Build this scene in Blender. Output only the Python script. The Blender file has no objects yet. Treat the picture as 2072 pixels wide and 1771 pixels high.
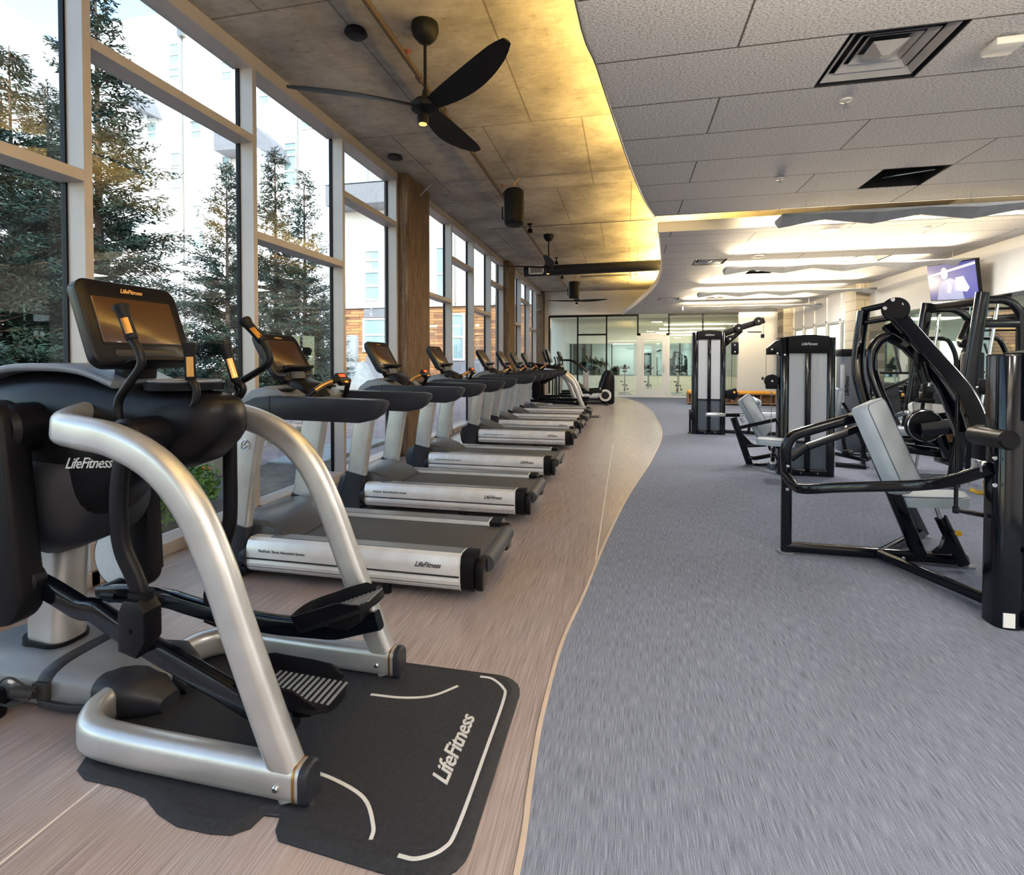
import bpy, bmesh, math, random
from mathutils import Vector, Matrix
random.seed(7)
S = bpy.context.scene
COL = S.collection
PI = math.pi
V = Vector
# ------------------------------------------------------------------ camera
F = 1052.0; CAMH = 1.5; YAW = math.radians(12.28); PIT = math.radians(1.1)
YPP = 730.0 + F*math.tan(PIT)
cam = bpy.data.cameras.new('camera'); camo = bpy.data.objects.new('camera', cam); COL.objects.link(camo)
cam.sensor_fit = 'HORIZONTAL'; cam.sensor_width = 36.0; cam.lens = 36.0*F/2072.0
cam.shift_x = 0.0; cam.shift_y = (YPP - 885.5)/2072.0
cam.clip_start = 0.05; cam.clip_end = 400
camo.location = (0, 0, CAMH); camo.rotation_euler = (PI/2 - PIT, 0, YAW)
S.camera = camo
FW = V((-math.sin(YAW)*math.cos(PIT), math.cos(YAW)*math.cos(PIT), -math.sin(PIT)))
RT = V((math.cos(YAW), math.sin(YAW), 0)); UP = RT.cross(FW)
def at(px, py, **k):
    "point of the place on the plane X=, Y= or Z= seen in that direction"
    r = FW + RT*((px-1036.0)/F) + UP*((YPP-py)/F)
    (a, v), = k.items(); i = 'XYZ'.index(a)
    c = V((0, 0, CAMH))
    return c + r*((v-c[i])/r[i])
# ------------------------------------------------------------------ world, sun, exposure
S.view_settings.view_transform = 'Standard'; S.view_settings.look = 'None'
S.view_settings.exposure = 0.10; S.view_settings.gamma = 1.0
S.view_settings.use_curve_mapping = False
try:
    S.cycles.max_bounces = 8; S.cycles.diffuse_bounces = 4; S.cycles.glossy_bounces = 4
    S.cycles.transparent_max_bounces = 16; S.cycles.transmission_bounces = 4
    S.cycles.sample_clamp_indirect = 6.0; S.cycles.caustics_reflective = False; S.cycles.caustics_refractive = False
    S.cycles.use_denoising = True
except Exception: pass
W = bpy.data.worlds.new('sky'); S.world = W; W.use_nodes = True
wn = W.node_tree.nodes; wn.clear()
wo = wn.new('ShaderNodeOutputWorld'); wb = wn.new('ShaderNodeBackground'); sk = wn.new('ShaderNodeTexSky')
sk.sky_type = 'NISHITA'; sk.sun_disc = False; sk.sun_elevation = math.radians(38); sk.sun_rotation = math.radians(150)
sk.air_density = 1.2; sk.dust_density = 0.6; sk.ozone_density = 1.0
wb.inputs[1].default_value = 0.68
W.node_tree.links.new(sk.outputs[0], wb.inputs[0]); W.node_tree.links.new(wb.outputs[0], wo.inputs[0])
def light(name, kind, loc, energy, color=(1,1,1), size=None, rot=(0,0,0), target=None, **kw):
    l = bpy.data.lights.new(name, kind); l.energy = energy; l.color = color
    o = bpy.data.objects.new(name, l); COL.objects.link(o); o.location = loc; o.rotation_euler = rot
    if target is not None:
        o.rotation_euler = (V(target)-V(loc)).to_track_quat('-Z', 'Y').to_euler()
    if size is not None and kind == 'AREA':
        l.shape = 'RECTANGLE'; l.size, l.size_y = size
    for k, v in kw.items(): setattr(l, k, v)
    return o
light('sun', 'SUN', (10, -10, 30), 4.6, (1.0, .98, .95), target=(10-9, -10+14, 30-11), angle=math.radians(1.0))
# daylight portal over the window wall (guides the sky's light, gives none)
pt = light('window_portal', 'AREA', (-3.75, 10, 2.25), 1, size=(4.4, 26.0), rot=(0, -PI/2, 0)); pt.data.cycles.is_portal = True
WARM = (1.0, .80, .50); YEL = (1.0, .64, .17)
# uplights on top of the curved ceiling clouds (cove) and on the hanging baffles
for (x, y, ly, e) in ((0.15, .5, 6.0, 400), (0.6, 5.2, 3.4, 330), (1.1, 10.3, 4.0, 340), (1.15, 14.0, 3.6, 360), (.75, 17.8, 3.4, 330)):
    light('cove_strip_light', 'AREA', (x, y, 3.62), e, YEL, (.3, ly), rot=(PI, 0, 0), spread=math.radians(165))
for y in (6.8, 10.3, 13.9, 17.4):
    for s_ in (-1, 1):
        if y < 7 and s_ < 0: continue
        light('baffle_uplight', 'AREA', (3.55, y+s_*.12, 3.24), 72, (1.0, .80, .52), (3.4, .06), target=(3.55, y+s_*1.5, 3.24+.22), spread=math.radians(60))
for (x, y) in ((1.9, 1.25), (1.9, -2.5)):  # added uplights out of view, for a warm glow on the near ceiling
    light('near_ceiling_fill', 'AREA', (x, y, 2.75), 230, (1.0, .82, .56), (3.6, .08), rot=(PI, 0, 0))
# added fill lights under the ceiling, ahead of and behind the viewer
for (x, y, e) in ((1.6, 9.0, 75), (4.3, 9.2, 75), (2.4, 12.1, 75), (4.4, 15.5, 75), (1.5, 17.5, 75), (3.0, .4, 75), (1.5, -1.2, 75), (4.2, -1.0, 75), (4.3, 5.4, 55)):
    light('ceiling_fill_light', 'AREA', (x, y, 3.385), e, (1.0, .96, .90), (.5, .5))
light('studio_light', 'AREA', (1.6, 24.2, 3.2), 150, (1.0, .93, .8), (6.0, 1.5))
light('rear_fill_light', 'AREA', (1.0, -4.5, 3.3), 150, (1.0, .94, .86), (5.0, 2.0))  # added fill behind the viewer, brightens the room from out of view
# ------------------------------------------------------------------ materials
def nm(name):
    m = bpy.data.materials.new(name); m.use_nodes = True
    n = m.node_tree.nodes; b = n['Principled BSDF']
    return m, n, m.node_tree.links, b
def pm(name, col, rough=.5, metal=0., coat=0., var=.08, scale=8., bump=0., bscale=200., emit=None, es=1., spec=.5):
    m, n, L, b = nm(name)
    b.inputs['Roughness'].default_value = rough; b.inputs['Metallic'].default_value = metal
    b.inputs['Coat Weight'].default_value = coat; b.inputs['Coat Roughness'].default_value = .06
    b.inputs['Specular IOR Level'].default_value = spec
    tc = n.new('ShaderNodeTexCoord'); nz = n.new('ShaderNodeTexNoise'); nz.inputs['Scale'].default_value = scale
    L.new(tc.outputs['Object'], nz.inputs['Vector'])
    r = n.new('ShaderNodeValToRGB'); c = V(col[:3])
    r.color_ramp.elements[0].position = .3; r.color_ramp.elements[1].position = .7
    r.color_ramp.elements[0].color = (*(c*(1-var)), 1); r.color_ramp.elements[1].color = (*(c*(1+var)), 1)
    L.new(nz.outputs[0], r.inputs[0]); L.new(r.outputs[0], b.inputs['Base Color'])
    if bump:
        z = n.new('ShaderNodeTexNoise'); z.inputs['Scale'].default_value = bscale; z.inputs['Detail'].default_value = 3
        L.new(tc.outputs['Object'], z.inputs['Vector'])
        bp = n.new('ShaderNodeBump'); bp.inputs['Strength'].default_value = bump; bp.inputs['Distance'].default_value = .002
        L.new(z.outputs[0], bp.inputs['Height']); L.new(bp.outputs[0], b.inputs['Normal'])
    if emit:
        b.inputs['Emission Color'].default_value = (*emit, 1); b.inputs['Emission Strength'].default_value = es
    return m
M = {}
M['silver'] = pm('silver_paint', (.52, .52, .52), .36, .7, .1)
M['white_metal'] = pm('bright_aluminium', (.74, .75, .77), .4, .35)
M['black'] = pm('black_plastic', (.004, .004, .006), .5, bump=.15, bscale=600, spec=.16)
M['satin'] = pm('satin_black', (.004, .004, .006), .36, bump=.05, bscale=300, spec=.18)
M['matte'] = pm('matte_black', (.006, .006, .007), .55, spec=.2)
M['hood'] = pm('motor_hood_plastic', (.045, .05, .062), .34)
M['dgrey'] = pm('dark_grey_plastic', (.016, .018, .025), .42, spec=.25)
M['bgrey'] = pm('blue_grey_plastic', (.14, .155, .18), .34)
M['gloss'] = pm('gloss_black_tube', (.002, .003, .006), .12, 0, .12, spec=.35)
M['chrome'] = pm('chrome', (.75, .75, .76), .12, 1.)
M['rubber'] = pm('rubber', (.012, .012, .013), .75)
M['belt'] = pm('running_belt', (.035, .038, .044), .6, bump=.4, bscale=500, var=.2, scale=150)
M['screen'] = pm('screen_amber_reflection', (.050, .020, .006), .30, 0, .3)  # brown base colour paints in the warm ceiling's reflection
M['bronze'] = pm('bronze_contact', (.38, .21, .07), .3, .9)
M['pad'] = pm('grey_upholstery', (.40, .45, .50), .5, bump=.2, bscale=350)
M['white'] = pm('white_paint', (.80, .79, .76), .6, var=.02, scale=2)
M['alu'] = pm('window_aluminium', (.47, .43, .40), .45, .1, var=.04, scale=3)
M['yellow'] = pm('yellow_grip', (.75, .42, .02), .4)
M['orange'] = pm('orange_cushion', (.80, .34, .02), .55)
M['woodbox'] = pm('cubby_wood', (.30, .16, .08), .5, var=.2, scale=6)
M['red'] = pm('red_led', (.6, .03, .01), .4, emit=(1, .08, .02), es=1.5)
M['orange_led'] = pm('orange_label', (.8, .3, .03), .4, emit=(1, .35, .03), es=.6)
M['green_led'] = pm('green_led', (.1, .4, .1), .4, emit=(.2, .8, .2), es=.5)
M['ink'] = pm('dark_lettering', (.03, .03, .035), .5)
M['lite'] = pm('pale_lettering', (.62, .62, .60), .4)
M['bronze_ink'] = pm('bronze_lettering', (.45, .27, .12), .4, .4)
M['silverline'] = pm('pale_mat_line', (.55, .55, .55), .5)
M['mat'] = pm('rubber_mat', (.018, .020, .026), .55, spec=.25, bump=1.0, bscale=260, var=.25, scale=60)
M['felt'] = pm('grey_felt', (.42, .44, .46), .8)
M['feltd'] = pm('grey_felt_darker', (.26, .29, .33), .8)
M['stack'] = pm('weight_plate_grey', (.10, .12, .15), .4)
M['diffuser'] = pm('diffuser_metal', (.50, .50, .50), .4, .4)
M['dark'] = pm('dark_void', (.01, .01, .01), .9)
M['insul'] = pm('insulation', (.55, .42, .15), .9, var=.3, scale=20)
M['bark'] = pm('bark', (.10, .06, .04), .9, var=.3, scale=20, bump=.6, bscale=30)
M['leaf'] = pm('conifer_needles', (.022, .045, .028), .6, var=.5, scale=3)
M['bush'] = pm('shrub_leaves', (.16, .30, .05), .5, var=.5, scale=14)
M['petal'] = pm('orange_petals', (.9, .22, .04), .5)
M['wallw'] = pm('white_stucco', (.82, .82, .82), .8, var=.03, scale=.6)
M['bluep'] = pm('pale_blue_panel', (.50, .62, .68), .6)
M['greyp'] = pm('grey_panel', (.22, .22, .24), .6)
M['bglass'] = pm('building_glass', (.30, .42, .44), .12, 0, .5, var=.15, scale=.8)
M['concp'] = pm('planter_concrete', (.40, .42, .42), .8, var=.12, scale=5, bump=.3, bscale=60)
M['pole'] = pm('galvanised_pipe', (.30, .29, .27), .4, .8)
M['brownpipe'] = pm('painted_pipe', (.09, .06, .04), .6)

def glass(name, tint=(1,1,1), ior=1.5, strength=1.0):
    m, n, L, b = nm(name); n.remove(b)
    out = n['Material Output']; t = n.new('ShaderNodeBsdfTransparent'); t.inputs[0].default_value = (*tint, 1)
    g = n.new('ShaderNodeBsdfGlossy'); g.inputs['Roughness'].default_value = .0
    fr = n.new('ShaderNodeFresnel'); fr.inputs[0].default_value = ior
    mu = n.new('ShaderNodeMath'); mu.operation = 'MULTIPLY'; mu.inputs[1].default_value = strength; mu.use_clamp = True
    mx = n.new('ShaderNodeMixShader')
    ge = n.new('ShaderNodeNewGeometry'); sb = n.new('ShaderNodeMath'); sb.operation = 'SUBTRACT'; sb.inputs[0].default_value = 1.0; m3 = n.new('ShaderNodeMath'); m3.operation = 'MULTIPLY'; m3.use_clamp = True
    L.new(ge.outputs['Backfacing'], sb.inputs[1]); L.new(fr.outputs[0], mu.inputs[0]); L.new(mu.outputs[0], m3.inputs[0]); L.new(sb.outputs[0], m3.inputs[1]); L.new(m3.outputs[0], mx.inputs[0]); L.new(t.outputs[0], mx.inputs[1]); L.new(g.outputs[0], mx.inputs[2]); L.new(mx.outputs[0], out.inputs[0])
    return m
M['glass'] = glass('window_glass', (.93, .97, .96), 1.5, 1.7)
M['glass2'] = glass('partition_glass', (.86, .93, .92), 1.5, 2.2)
def frosted():
    m, n, L, b = nm('frosted_panel'); out = n['Material Output']
    b.inputs['Base Color'].default_value = (.74, .76, .80, 1); b.inputs['Roughness'].default_value = .35
    tr = n.new('ShaderNodeBsdfTranslucent'); tr.inputs[0].default_value = (.6, .63, .68, 1)
    t = n.new('ShaderNodeBsdfTransparent'); m1 = n.new('ShaderNodeMixShader'); m1.inputs[0].default_value = .3
    m2 = n.new('ShaderNodeMixShader'); m2.inputs[0].default_value = .25
    L.new(b.outputs[0], m1.inputs[1]); L.new(tr.outputs[0], m1.inputs[2]); L.new(m1.outputs[0], m2.inputs[1]); L.new(t.outputs[0], m2.inputs[2]); L.new(m2.outputs[0], out.inputs[0])
    return m
M['frost'] = frosted()
M['smoke'] = M['frost'].copy(); M['smoke'].name = 'smoky_panel'
for _n in M['smoke'].node_tree.nodes:
    if _n.type == 'MIX_SHADER': _n.inputs[0].default_value = .55
    if _n.type == 'BSDF_PRINCIPLED': _n.inputs['Base Color'].default_value = (.20, .24, .30, 1)
m, n, L, b = nm('mirror'); b.inputs['Base Color'].default_value = (.72, .82, .82, 1); b.inputs['Metallic'].default_value = 1; b.inputs['Roughness'].default_value = .02; M['mirror'] = m

def mapped(n, L, scale=(1,1,1), rot=(0,0,0), loc=(0,0,0)):
    tc = n.new('ShaderNodeTexCoord'); mp = n.new('ShaderNodeMapping')
    mp.inputs['Scale'].default_value = scale; mp.inputs['Rotation'].default_value = rot; mp.inputs['Location'].default_value = loc
    L.new(tc.outputs['Object'], mp.inputs[0]); return mp.outputs[0]
def ramp(n, L, src, stops):
    r = n.new('ShaderNodeValToRGB'); e = r.color_ramp.elements
    e[0].position, e[0].color = stops[0][0], (*stops[0][1], 1); e[1].position, e[1].color = stops[-1][0], (*stops[-1][1], 1)
    for p, c in stops[1:-1]:
        x = e.new(p); x.color = (*c, 1)
    L.new(src, r.inputs[0]); return r.outputs[0]
def noise(n, L, vec, scale, detail=4, rough=.6):
    z = n.new('ShaderNodeTexNoise'); z.inputs['Scale'].default_value = scale; z.inputs['Detail'].default_value = detail; z.inputs['Roughness'].default_value = rough
    L.new(vec, z.inputs['Vector']); return z.outputs[0]
def mixc(n, L, fac, a, b, mode='MIX'):
    x = n.new('ShaderNodeMix'); x.data_type = 'RGBA'; x.blend_type = mode
    for s, v in ((x.inputs[0], fac), (x.inputs[6], a), (x.inputs[7], b)):
        if hasattr(v, 'links'): L.new(v, s)
        elif isinstance(v, (int, float)): s.default_value = v
        else: s.default_value = (*v, 1)
    return x.outputs[2]
def bumpn(n, L, b, h, s=.3, d=.01):
    bp = n.new('ShaderNodeBump'); bp.inputs['Strength'].default_value = s; bp.inputs['Distance'].default_value = d
    L.new(h, bp.inputs['Height']); L.new(bp.outputs[0], b.inputs['Normal'])
# wood floor: fine streaks running away from the viewer
m, n, L, b = nm('wood_vinyl')
v = mapped(n, L, (160, 3.0, 1)); s1 = noise(n, L, v, 1.0, 5, .65)
v2 = mapped(n, L, (1.2, .35, 1)); s2 = noise(n, L, v2, 1.0, 2)
v3 = mapped(n, L, (1, 1, 1), (0, 0, PI/2), (0, 0, 0))
br = n.new('ShaderNodeTexBrick'); br.offset = .4; br.inputs['Scale'].default_value = 1; br.inputs['Brick Width'].default_value = 2.4; br.inputs['Row Height'].default_value = .405
br.inputs['Mortar Size'].default_value = .0; br.inputs['Color1'].default_value = (.90,.90,.90,1); br.inputs['Color2'].default_value = (1.08,1.08,1.08,1); L.new(v3, br.inputs[0])
c = ramp(n, L, s1, [(.25, (.16, .125, .125)), (.5, (.31, .26, .255)), (.75, (.45, .395, .39))])
c = mixc(n, L, .8, c, br.outputs[0], 'MULTIPLY')
c = mixc(n, L, .35, c, ramp(n, L, s2, [(.3, (.75,.75,.78)), (.7, (1.1,1.05,1.0))]), 'MULTIPLY')
L.new(c, b.inputs['Base Color']); b.inputs['Roughness'].default_value = .27; b.inputs['Specular IOR Level'].default_value = .8; bumpn(n, L, b, s1, .2, .0015); M['wood'] = m
# carpet
m, n, L, b = nm('carpet')
v = mapped(n, L, (400, 11, 1)); s1 = noise(n, L, v, 1.0, 2, .5); v2 = mapped(n, L, (300, 300, 1)); s2 = noise(n, L, v2, 1.0, 2)
v4 = mapped(n, L, (60, 3, 1)); s4 = noise(n, L, v4, 1.0, 3)
c = ramp(n, L, s1, [(.30, (.095, .108, .145)), (.5, (.175, .196, .25)), (.70, (.26, .29, .355))])
c = mixc(n, L, .5, c, ramp(n, L, s2, [(.3, (.50,.42,.50)), (.7, (1.4,1.5,1.5))]), 'MULTIPLY')
c = mixc(n, L, .5, c, ramp(n, L, s4, [(.35, (.86,.86,.86)), (.65, (1.12,1.12,1.12))]), 'MULTIPLY')
L.new(c, b.inputs['Base Color']); b.inputs['Roughness'].default_value = .92; b.inputs['Specular IOR Level'].default_value = .15
bumpn(n, L, b, s1, .5, .004); M['carpet'] = m
# concrete ceiling
def concrete(name, cols, seams=True):
    m, n, L, b = nm(name)
    v = mapped(n, L, (1, 1, 1)); s1 = noise(n, L, v, 1.3, 6, .65); s2 = noise(n, L, mapped(n, L, (5, 26, 5)), 1.0, 5, .7); s3 = noise(n, L, v, 9, 8, .75)
    c = ramp(n, L, s1, [(.3, cols[0]), (.5, cols[1]), (.72, cols[2])])
    c = mixc(n, L, .8, c, ramp(n, L, s2, [(.30, (.22,.16,.10)), (.38, (.92,.92,.92)), (.7, (1.15,1.15,1.15))]), 'MULTIPLY')
    c = mixc(n, L, .6, c, ramp(n, L, s3, [(.3, (.55,.5,.45)), (.45, (1,1,1))]), 'MULTIPLY')
    if seams:
        br = n.new('ShaderNodeTexBrick'); br.offset = .5; br.inputs['Scale'].default_value = 1
        br.inputs['Brick Width'].default_value = 1.22; br.inputs['Row Height'].default_value = 2.44
        br.inputs['Mortar Size'].default_value = .009; br.inputs['Color1'].default_value = (1,1,1,1); br.inputs['Color2'].default_value = (.90,.90,.88,1); br.inputs['Mortar'].default_value = (.50,.47,.42,1)
        L.new(mapped(n, L, (1,1,1), (0,0,0), (.52, 1.05, 0)), br.inputs[0]); c = mixc(n, L, 1.0, c, br.outputs[0], 'MULTIPLY')
    L.new(c, b.inputs['Base Color']); b.inputs['Roughness'].default_value = .75; bumpn(n, L, b, s3, .3, .004)
    return m
M['conc'] = concrete('board_concrete', [(.19, .18, .17), (.33, .31, .29), (.50, .48, .44)])
m, n, L, b = nm('column_concrete')
s1 = noise(n, L, mapped(n, L, (30, 30, 1.6)), 1.0, 6, .7); s3 = noise(n, L, mapped(n, L, (12, 12, 12)), 1.0, 6, .7)
c = ramp(n, L, s1, [(.3, (.04, .026, .014)), (.5, (.155, .10, .058)), (.7, (.28, .20, .13))])
c = mixc(n, L, .5, c, ramp(n, L, s3, [(.3, (.6,.6,.6)), (.7, (1.2,1.2,1.2))]), 'MULTIPLY')
L.new(c, b.inputs['Base Color']); b.inputs['Roughness'].default_value = .8; bumpn(n, L, b, s1, .6, .01); M['column'] = m
# wood-wool ceiling tile
m, n, L, b = nm('wood_wool_tile')
v = mapped(n, L, (62, 125, 60)); s1 = noise(n, L, v, 1.0, 3, .75)
c = ramp(n, L, s1, [(.34, (.13, .13, .15)), (.46, (.52, .52, .54)), (.66, (.86, .86, .86))])
br = n.new('ShaderNodeTexBrick'); br.offset = .5; br.inputs['Scale'].default_value = 1
br.inputs['Brick Width'].default_value = 2.44; br.inputs['Row Height'].default_value = .6133; br.inputs['Mortar Size'].default_value = .007
br.inputs['Color1'].default_value = (1,1,1,1); br.inputs['Color2'].default_value = (.94,.95,.97,1); br.inputs['Mortar'].default_value = (.16,.15,.14,1)
L.new(mapped(n, L, (1,1,1), (0,0,0), (-.66, -3.407+12*.6133, 0)), br.inputs[0])
c = mixc(n, L, 1.0, c, br.outputs[0], 'MULTIPLY'); L.new(c, b.inputs['Base Color']); b.inputs['Roughness'].default_value = .9; bumpn(n, L, b, s1, .4, .004); M['tile'] = m
# wood cladding, pavers
m, n, L, b = nm('wood_cladding')
br = n.new('ShaderNodeTexBrick'); br.offset = .37; br.offset_frequency = 3; br.inputs['Scale'].default_value = 1
br.inputs['Brick Width'].default_value = 1.5; br.inputs['Row Height'].default_value = .16; br.inputs['Mortar Size'].default_value = .012; br.inputs['Bias'].default_value = 0
br.inputs['Color1'].default_value = (.62,.28,.09,1); br.inputs['Color2'].default_value = (.26,.10,.045,1); br.inputs['Mortar'].default_value = (.06,.03,.02,1)
L.new(mapped(n, L, (1,1,1), (PI/2,0,0)), br.inputs[0]); L.new(br.outputs[0], b.inputs['Base Color']); b.inputs['Roughness'].default_value = .55; M['clad'] = m
m, n, L, b = nm('brick_paver')
br = n.new('ShaderNodeTexBrick'); br.inputs['Scale'].default_value = 1; br.inputs['Brick Width'].default_value = .9; br.inputs['Row Height'].default_value = .22; br.inputs['Mortar Size'].default_value = .01
br.inputs['Color1'].default_value = (.42,.33,.33,1); br.inputs['Color2'].default_value = (.34,.26,.26,1); br.inputs['Mortar'].default_value = (.2,.17,.17,1)
L.new(mapped(n, L), br.inputs[0]); L.new(br.outputs[0], b.inputs['Base Color']); b.inputs['Roughness'].default_value = .8; M['paver'] = m
m, n, L, b = nm('blockwork')
br = n.new('ShaderNodeTexBrick'); br.inputs['Scale'].default_value = 1; br.inputs['Brick Width'].default_value = .5; br.inputs['Row Height'].default_value = .25; br.inputs['Mortar Size'].default_value = .01
br.inputs['Color1'].default_value = (.45,.40,.30,1); br.inputs['Color2'].default_value = (.38,.33,.25,1); br.inputs['Mortar'].default_value = (.25,.22,.17,1)
L.new(mapped(n, L, (1,1,1), (PI/2,0,0)), br.inputs[0]); L.new(br.outputs[0], b.inputs['Base Color']); b.inputs['Roughness'].default_value = .9; M['block'] = m

# ------------------------------------------------------------------ mesh helpers
ORG = {}
def fil(pts, r=.05, n=6):
    "polyline with rounded corners"
    P = [V(p) for p in pts]; out = [P[0]]
    for i in range(1, len(P)-1):
        a, b, c = P[i-1], P[i], P[i+1]; d1 = (a-b).length; d2 = (c-b).length
        q = min(r, d1*.48, d2*.48); s = b+(a-b)*(q/d1); e = b+(c-b)*(q/d2)
        for k in range(n+1):
            t = k/n; out.append(s*(1-t)**2 + b*2*t*(1-t) + e*t*t)
    return out+[P[-1]]
def cat(pts, n=6):
    P = [V(p) for p in pts]; P = [P[0]*2-P[1]]+P+[P[-1]*2-P[-2]]; out = []
    for i in range(1, len(P)-2):
        a, b, c, d = P[i-1:i+3]
        for k in range(n):
            t = k/n
            out.append(.5*((2*b)+(c-a)*t+(2*a-5*b+4*c-d)*t*t+(3*b-a-3*c+d)*t**3))
    return out+[P[-2]]
def rrect(w, h, r=None, n=3):
    r = min(w, h)*.3 if r is None else r; o = []
    for cx, cy, a0 in ((w/2-r, h/2-r, 0), (-w/2+r, h/2-r, 1), (-w/2+r, -h/2+r, 2), (w/2-r, -h/2+r, 3)):
        for k in range(n+1):
            a = (a0+k/n)*PI/2; o.append((cx+r*math.cos(a), cy+r*math.sin(a)))
    return o
def circ(r, n=12): return [(r*math.cos(2*PI*k/n), r*math.sin(2*PI*k/n)) for k in range(n)]
class B:
    def __init__(s): s.bm = bmesh.new()
    def box(s, x0, x1, y0, y1, z0, z1, bev=0, seg=2):
        t = bmesh.new(); bmesh.ops.create_cube(t, size=1)
        bmesh.ops.scale(t, vec=(abs(x1-x0), abs(y1-y0), abs(z1-z0)), verts=t.verts); bmesh.ops.translate(t, vec=((x0+x1)/2, (y0+y1)/2, (z0+z1)/2), verts=t.verts)
        if bev: bmesh.ops.bevel(t, geom=t.edges[:], offset=bev, segments=seg, affect='EDGES', profile=.5)
        return s.add(t)
    def add(s, t, mat=None):
        if mat is not None: bmesh.ops.transform(t, matrix=mat, verts=t.verts)
        me = bpy.data.meshes.new('t'); t.to_mesh(me); t.free(); s.bm.from_mesh(me); bpy.data.meshes.remove(me); return s
    def ring(s, co): return [s.bm.verts.new(c) for c in co]
    def skin(s, rings, caps=True, closed=False):
        R = [s.ring(r) for r in rings]; n = len(R[0])
        for i in range(len(R)-1+(1 if closed else 0)):
            a, b = R[i], R[(i+1) % len(R)]
            for k in range(n):
                try: s.bm.faces.new((a[k], a[(k+1) % n], b[(k+1) % n], b[k]))
                except ValueError: pass
        if caps and not closed: s.bm.faces.new(R[0][::-1]); s.bm.faces.new(R[-1])
        return s
    def tube(s, pts, sec=.02, side=None, n=12, caps=True, scale=None, closed=False):
        "sec: radius, or list of (u,v); u runs along side"
        P = [V(p) for p in pts]; sc = circ(sec, n) if isinstance(sec, (int, float)) else sec
        N = len(P); T = []
        for i in range(N):
            a = P[i-1] if (i > 0 or closed) else P[i]; b = P[(i+1) % N] if (i < N-1 or closed) else P[i]
            T.append((b-a).normalized())
        if side is None:
            side = V((0, 0, 1)) if abs(T[0].z) < .9 else V((0, 1, 0)); side = T[0].cross(side)
        u = V(side); rings = []
        for i in range(N):
            u = u - T[i]*u.dot(T[i]); u.normalize(); w = T[i].cross(u); k = scale(i/(N-1)) if scale else 1
            rings.append([P[i]+u*(a*k)+w*(b*k) for a, b in sc])
        return s.skin(rings, caps, closed)
    def bar(s, a, b, w, h, r=.006, side=(0,1,0)): return s.tube([a, b], rrect(w, h, r, 2), side=side)
    def cyl(s, a, b, r, n=20, r2=None, bev=0):
        a, b = V(a), V(b)
        if bev:
            d = (b-a).normalized()*bev; pts = [a, a+d, b-d, b]; rr = [(r-bev)/r, 1, 1, (r-bev)/r]
            t = (b-a).normalized(); u = t.orthogonal().normalized(); w = t.cross(u)
            return s.skin([[p+(u*x+w*y)*k for x, y in circ(r, n)] for p, k in zip(pts, rr)])
        t = (b-a).normalized(); u = t.orthogonal().normalized(); w = t.cross(u)
        return s.skin([[a+u*x+w*y for x, y in circ(r, n)], [b+u*x+w*y for x, y in circ(r if r2 is None else r2, n)]])
    def prism(s, prof, axis, a0, a1, bev=0):
        "prof in the two other axes (in xyz order)"
        f = {'X': lambda p, a: (a, p[0], p[1]), 'Y': lambda p, a: (p[0], a, p[1]), 'Z': lambda p, a: (p[0], p[1], a)}[axis]
        t = bmesh.new(); r0 = [t.verts.new(f(p, a0)) for p in prof]; r1 = [t.verts.new(f(p, a1)) for p in prof]; n = len(prof)
        for k in range(n): t.faces.new((r0[k], r0[(k+1) % n], r1[(k+1) % n], r1[k]))
        c0 = t.faces.new(r0[::-1]); c1 = t.faces.new(r1)
        if bev: bmesh.ops.bevel(t, geom=list(set(c0.edges[:]+c1.edges[:])), offset=bev, segments=2, affect='EDGES', profile=.5)
        bmesh.ops.recalc_face_normals(t, faces=t.faces[:])
        return s.add(t)
    def loft(s, st, n=24, e=2.6):
        "stations (x, yc, zc, hy, hz) with super-elliptic sections across x"
        R = []
        for x, yc, zc, hy, hz in st:
            ring = []
            for k in range(n):
                a = 2*PI*k/n; c, d = math.cos(a), math.sin(a)
                ring.append((x, yc+hy*math.copysign(abs(c)**(2/e), c), zc+hz*math.copysign(abs(d)**(2/e), d)))
            R.append(ring)
        return s.skin(R)
    def lathe(s, prof, c=(0,0,0), axis='Z', n=28):
        c = V(c); R = []
        for r, h in prof:
            ring = []
            for k in range(n):
                a = 2*PI*k/n; x, y = max(r, 1e-4)*math.cos(a), max(r, 1e-4)*math.sin(a)
                ring.append(c+V({'Z': (x, y, h), 'Y': (x, h, y), 'X': (h, x, y)}[axis]))
            R.append(ring)
        return s.skin(R)
    def slab(s, c, ux, uy, w, h, t, r=.03, n=5, back=None):
        "rounded rectangle plate centred c, axes ux,uy; thickness t away from ux x uy; back: scale of rear face"
        ux, uy = V(ux).normalized(), V(uy).normalized(); nz = ux.cross(uy); c = V(c)
        sec = rrect(w, h, r, n); e = min(.006, t*.3); bk = 1 if back is None else back
        ks = [(0, 1-2*e/min(w, h)), (e, 1), (t*.6, 1), (t, bk)]
        return s.skin([[c-nz*d+(ux*a+uy*b_)*k for a, b_ in sec][::-1] for d, k in ks])
    def out(s): return s
def mk(name, b, mat, parent=None, ang=35, kind=None, **tg):
    bm = b.bm; bmesh.ops.recalc_face_normals(bm, faces=bm.faces[:])
    me = bpy.data.meshes.new(name); bm.to_mesh(me); bm.free()
    o = bpy.data.objects.new(name, me); COL.objects.link(o)
    me.materials.append(M[mat] if isinstance(mat, str) else mat)
    if parent is not None:
        o.parent = parent; org = ORG[parent]; me.transform(Matrix.Translation(-org)); ORG[o] = org
    else: ORG[o] = V((0, 0, 0))
    me.shade_smooth(); me.set_sharp_from_angle(angle=math.radians(ang))
    if kind: o['kind'] = kind
    for k, v in tg.items(): o[k] = v
    return o
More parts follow.
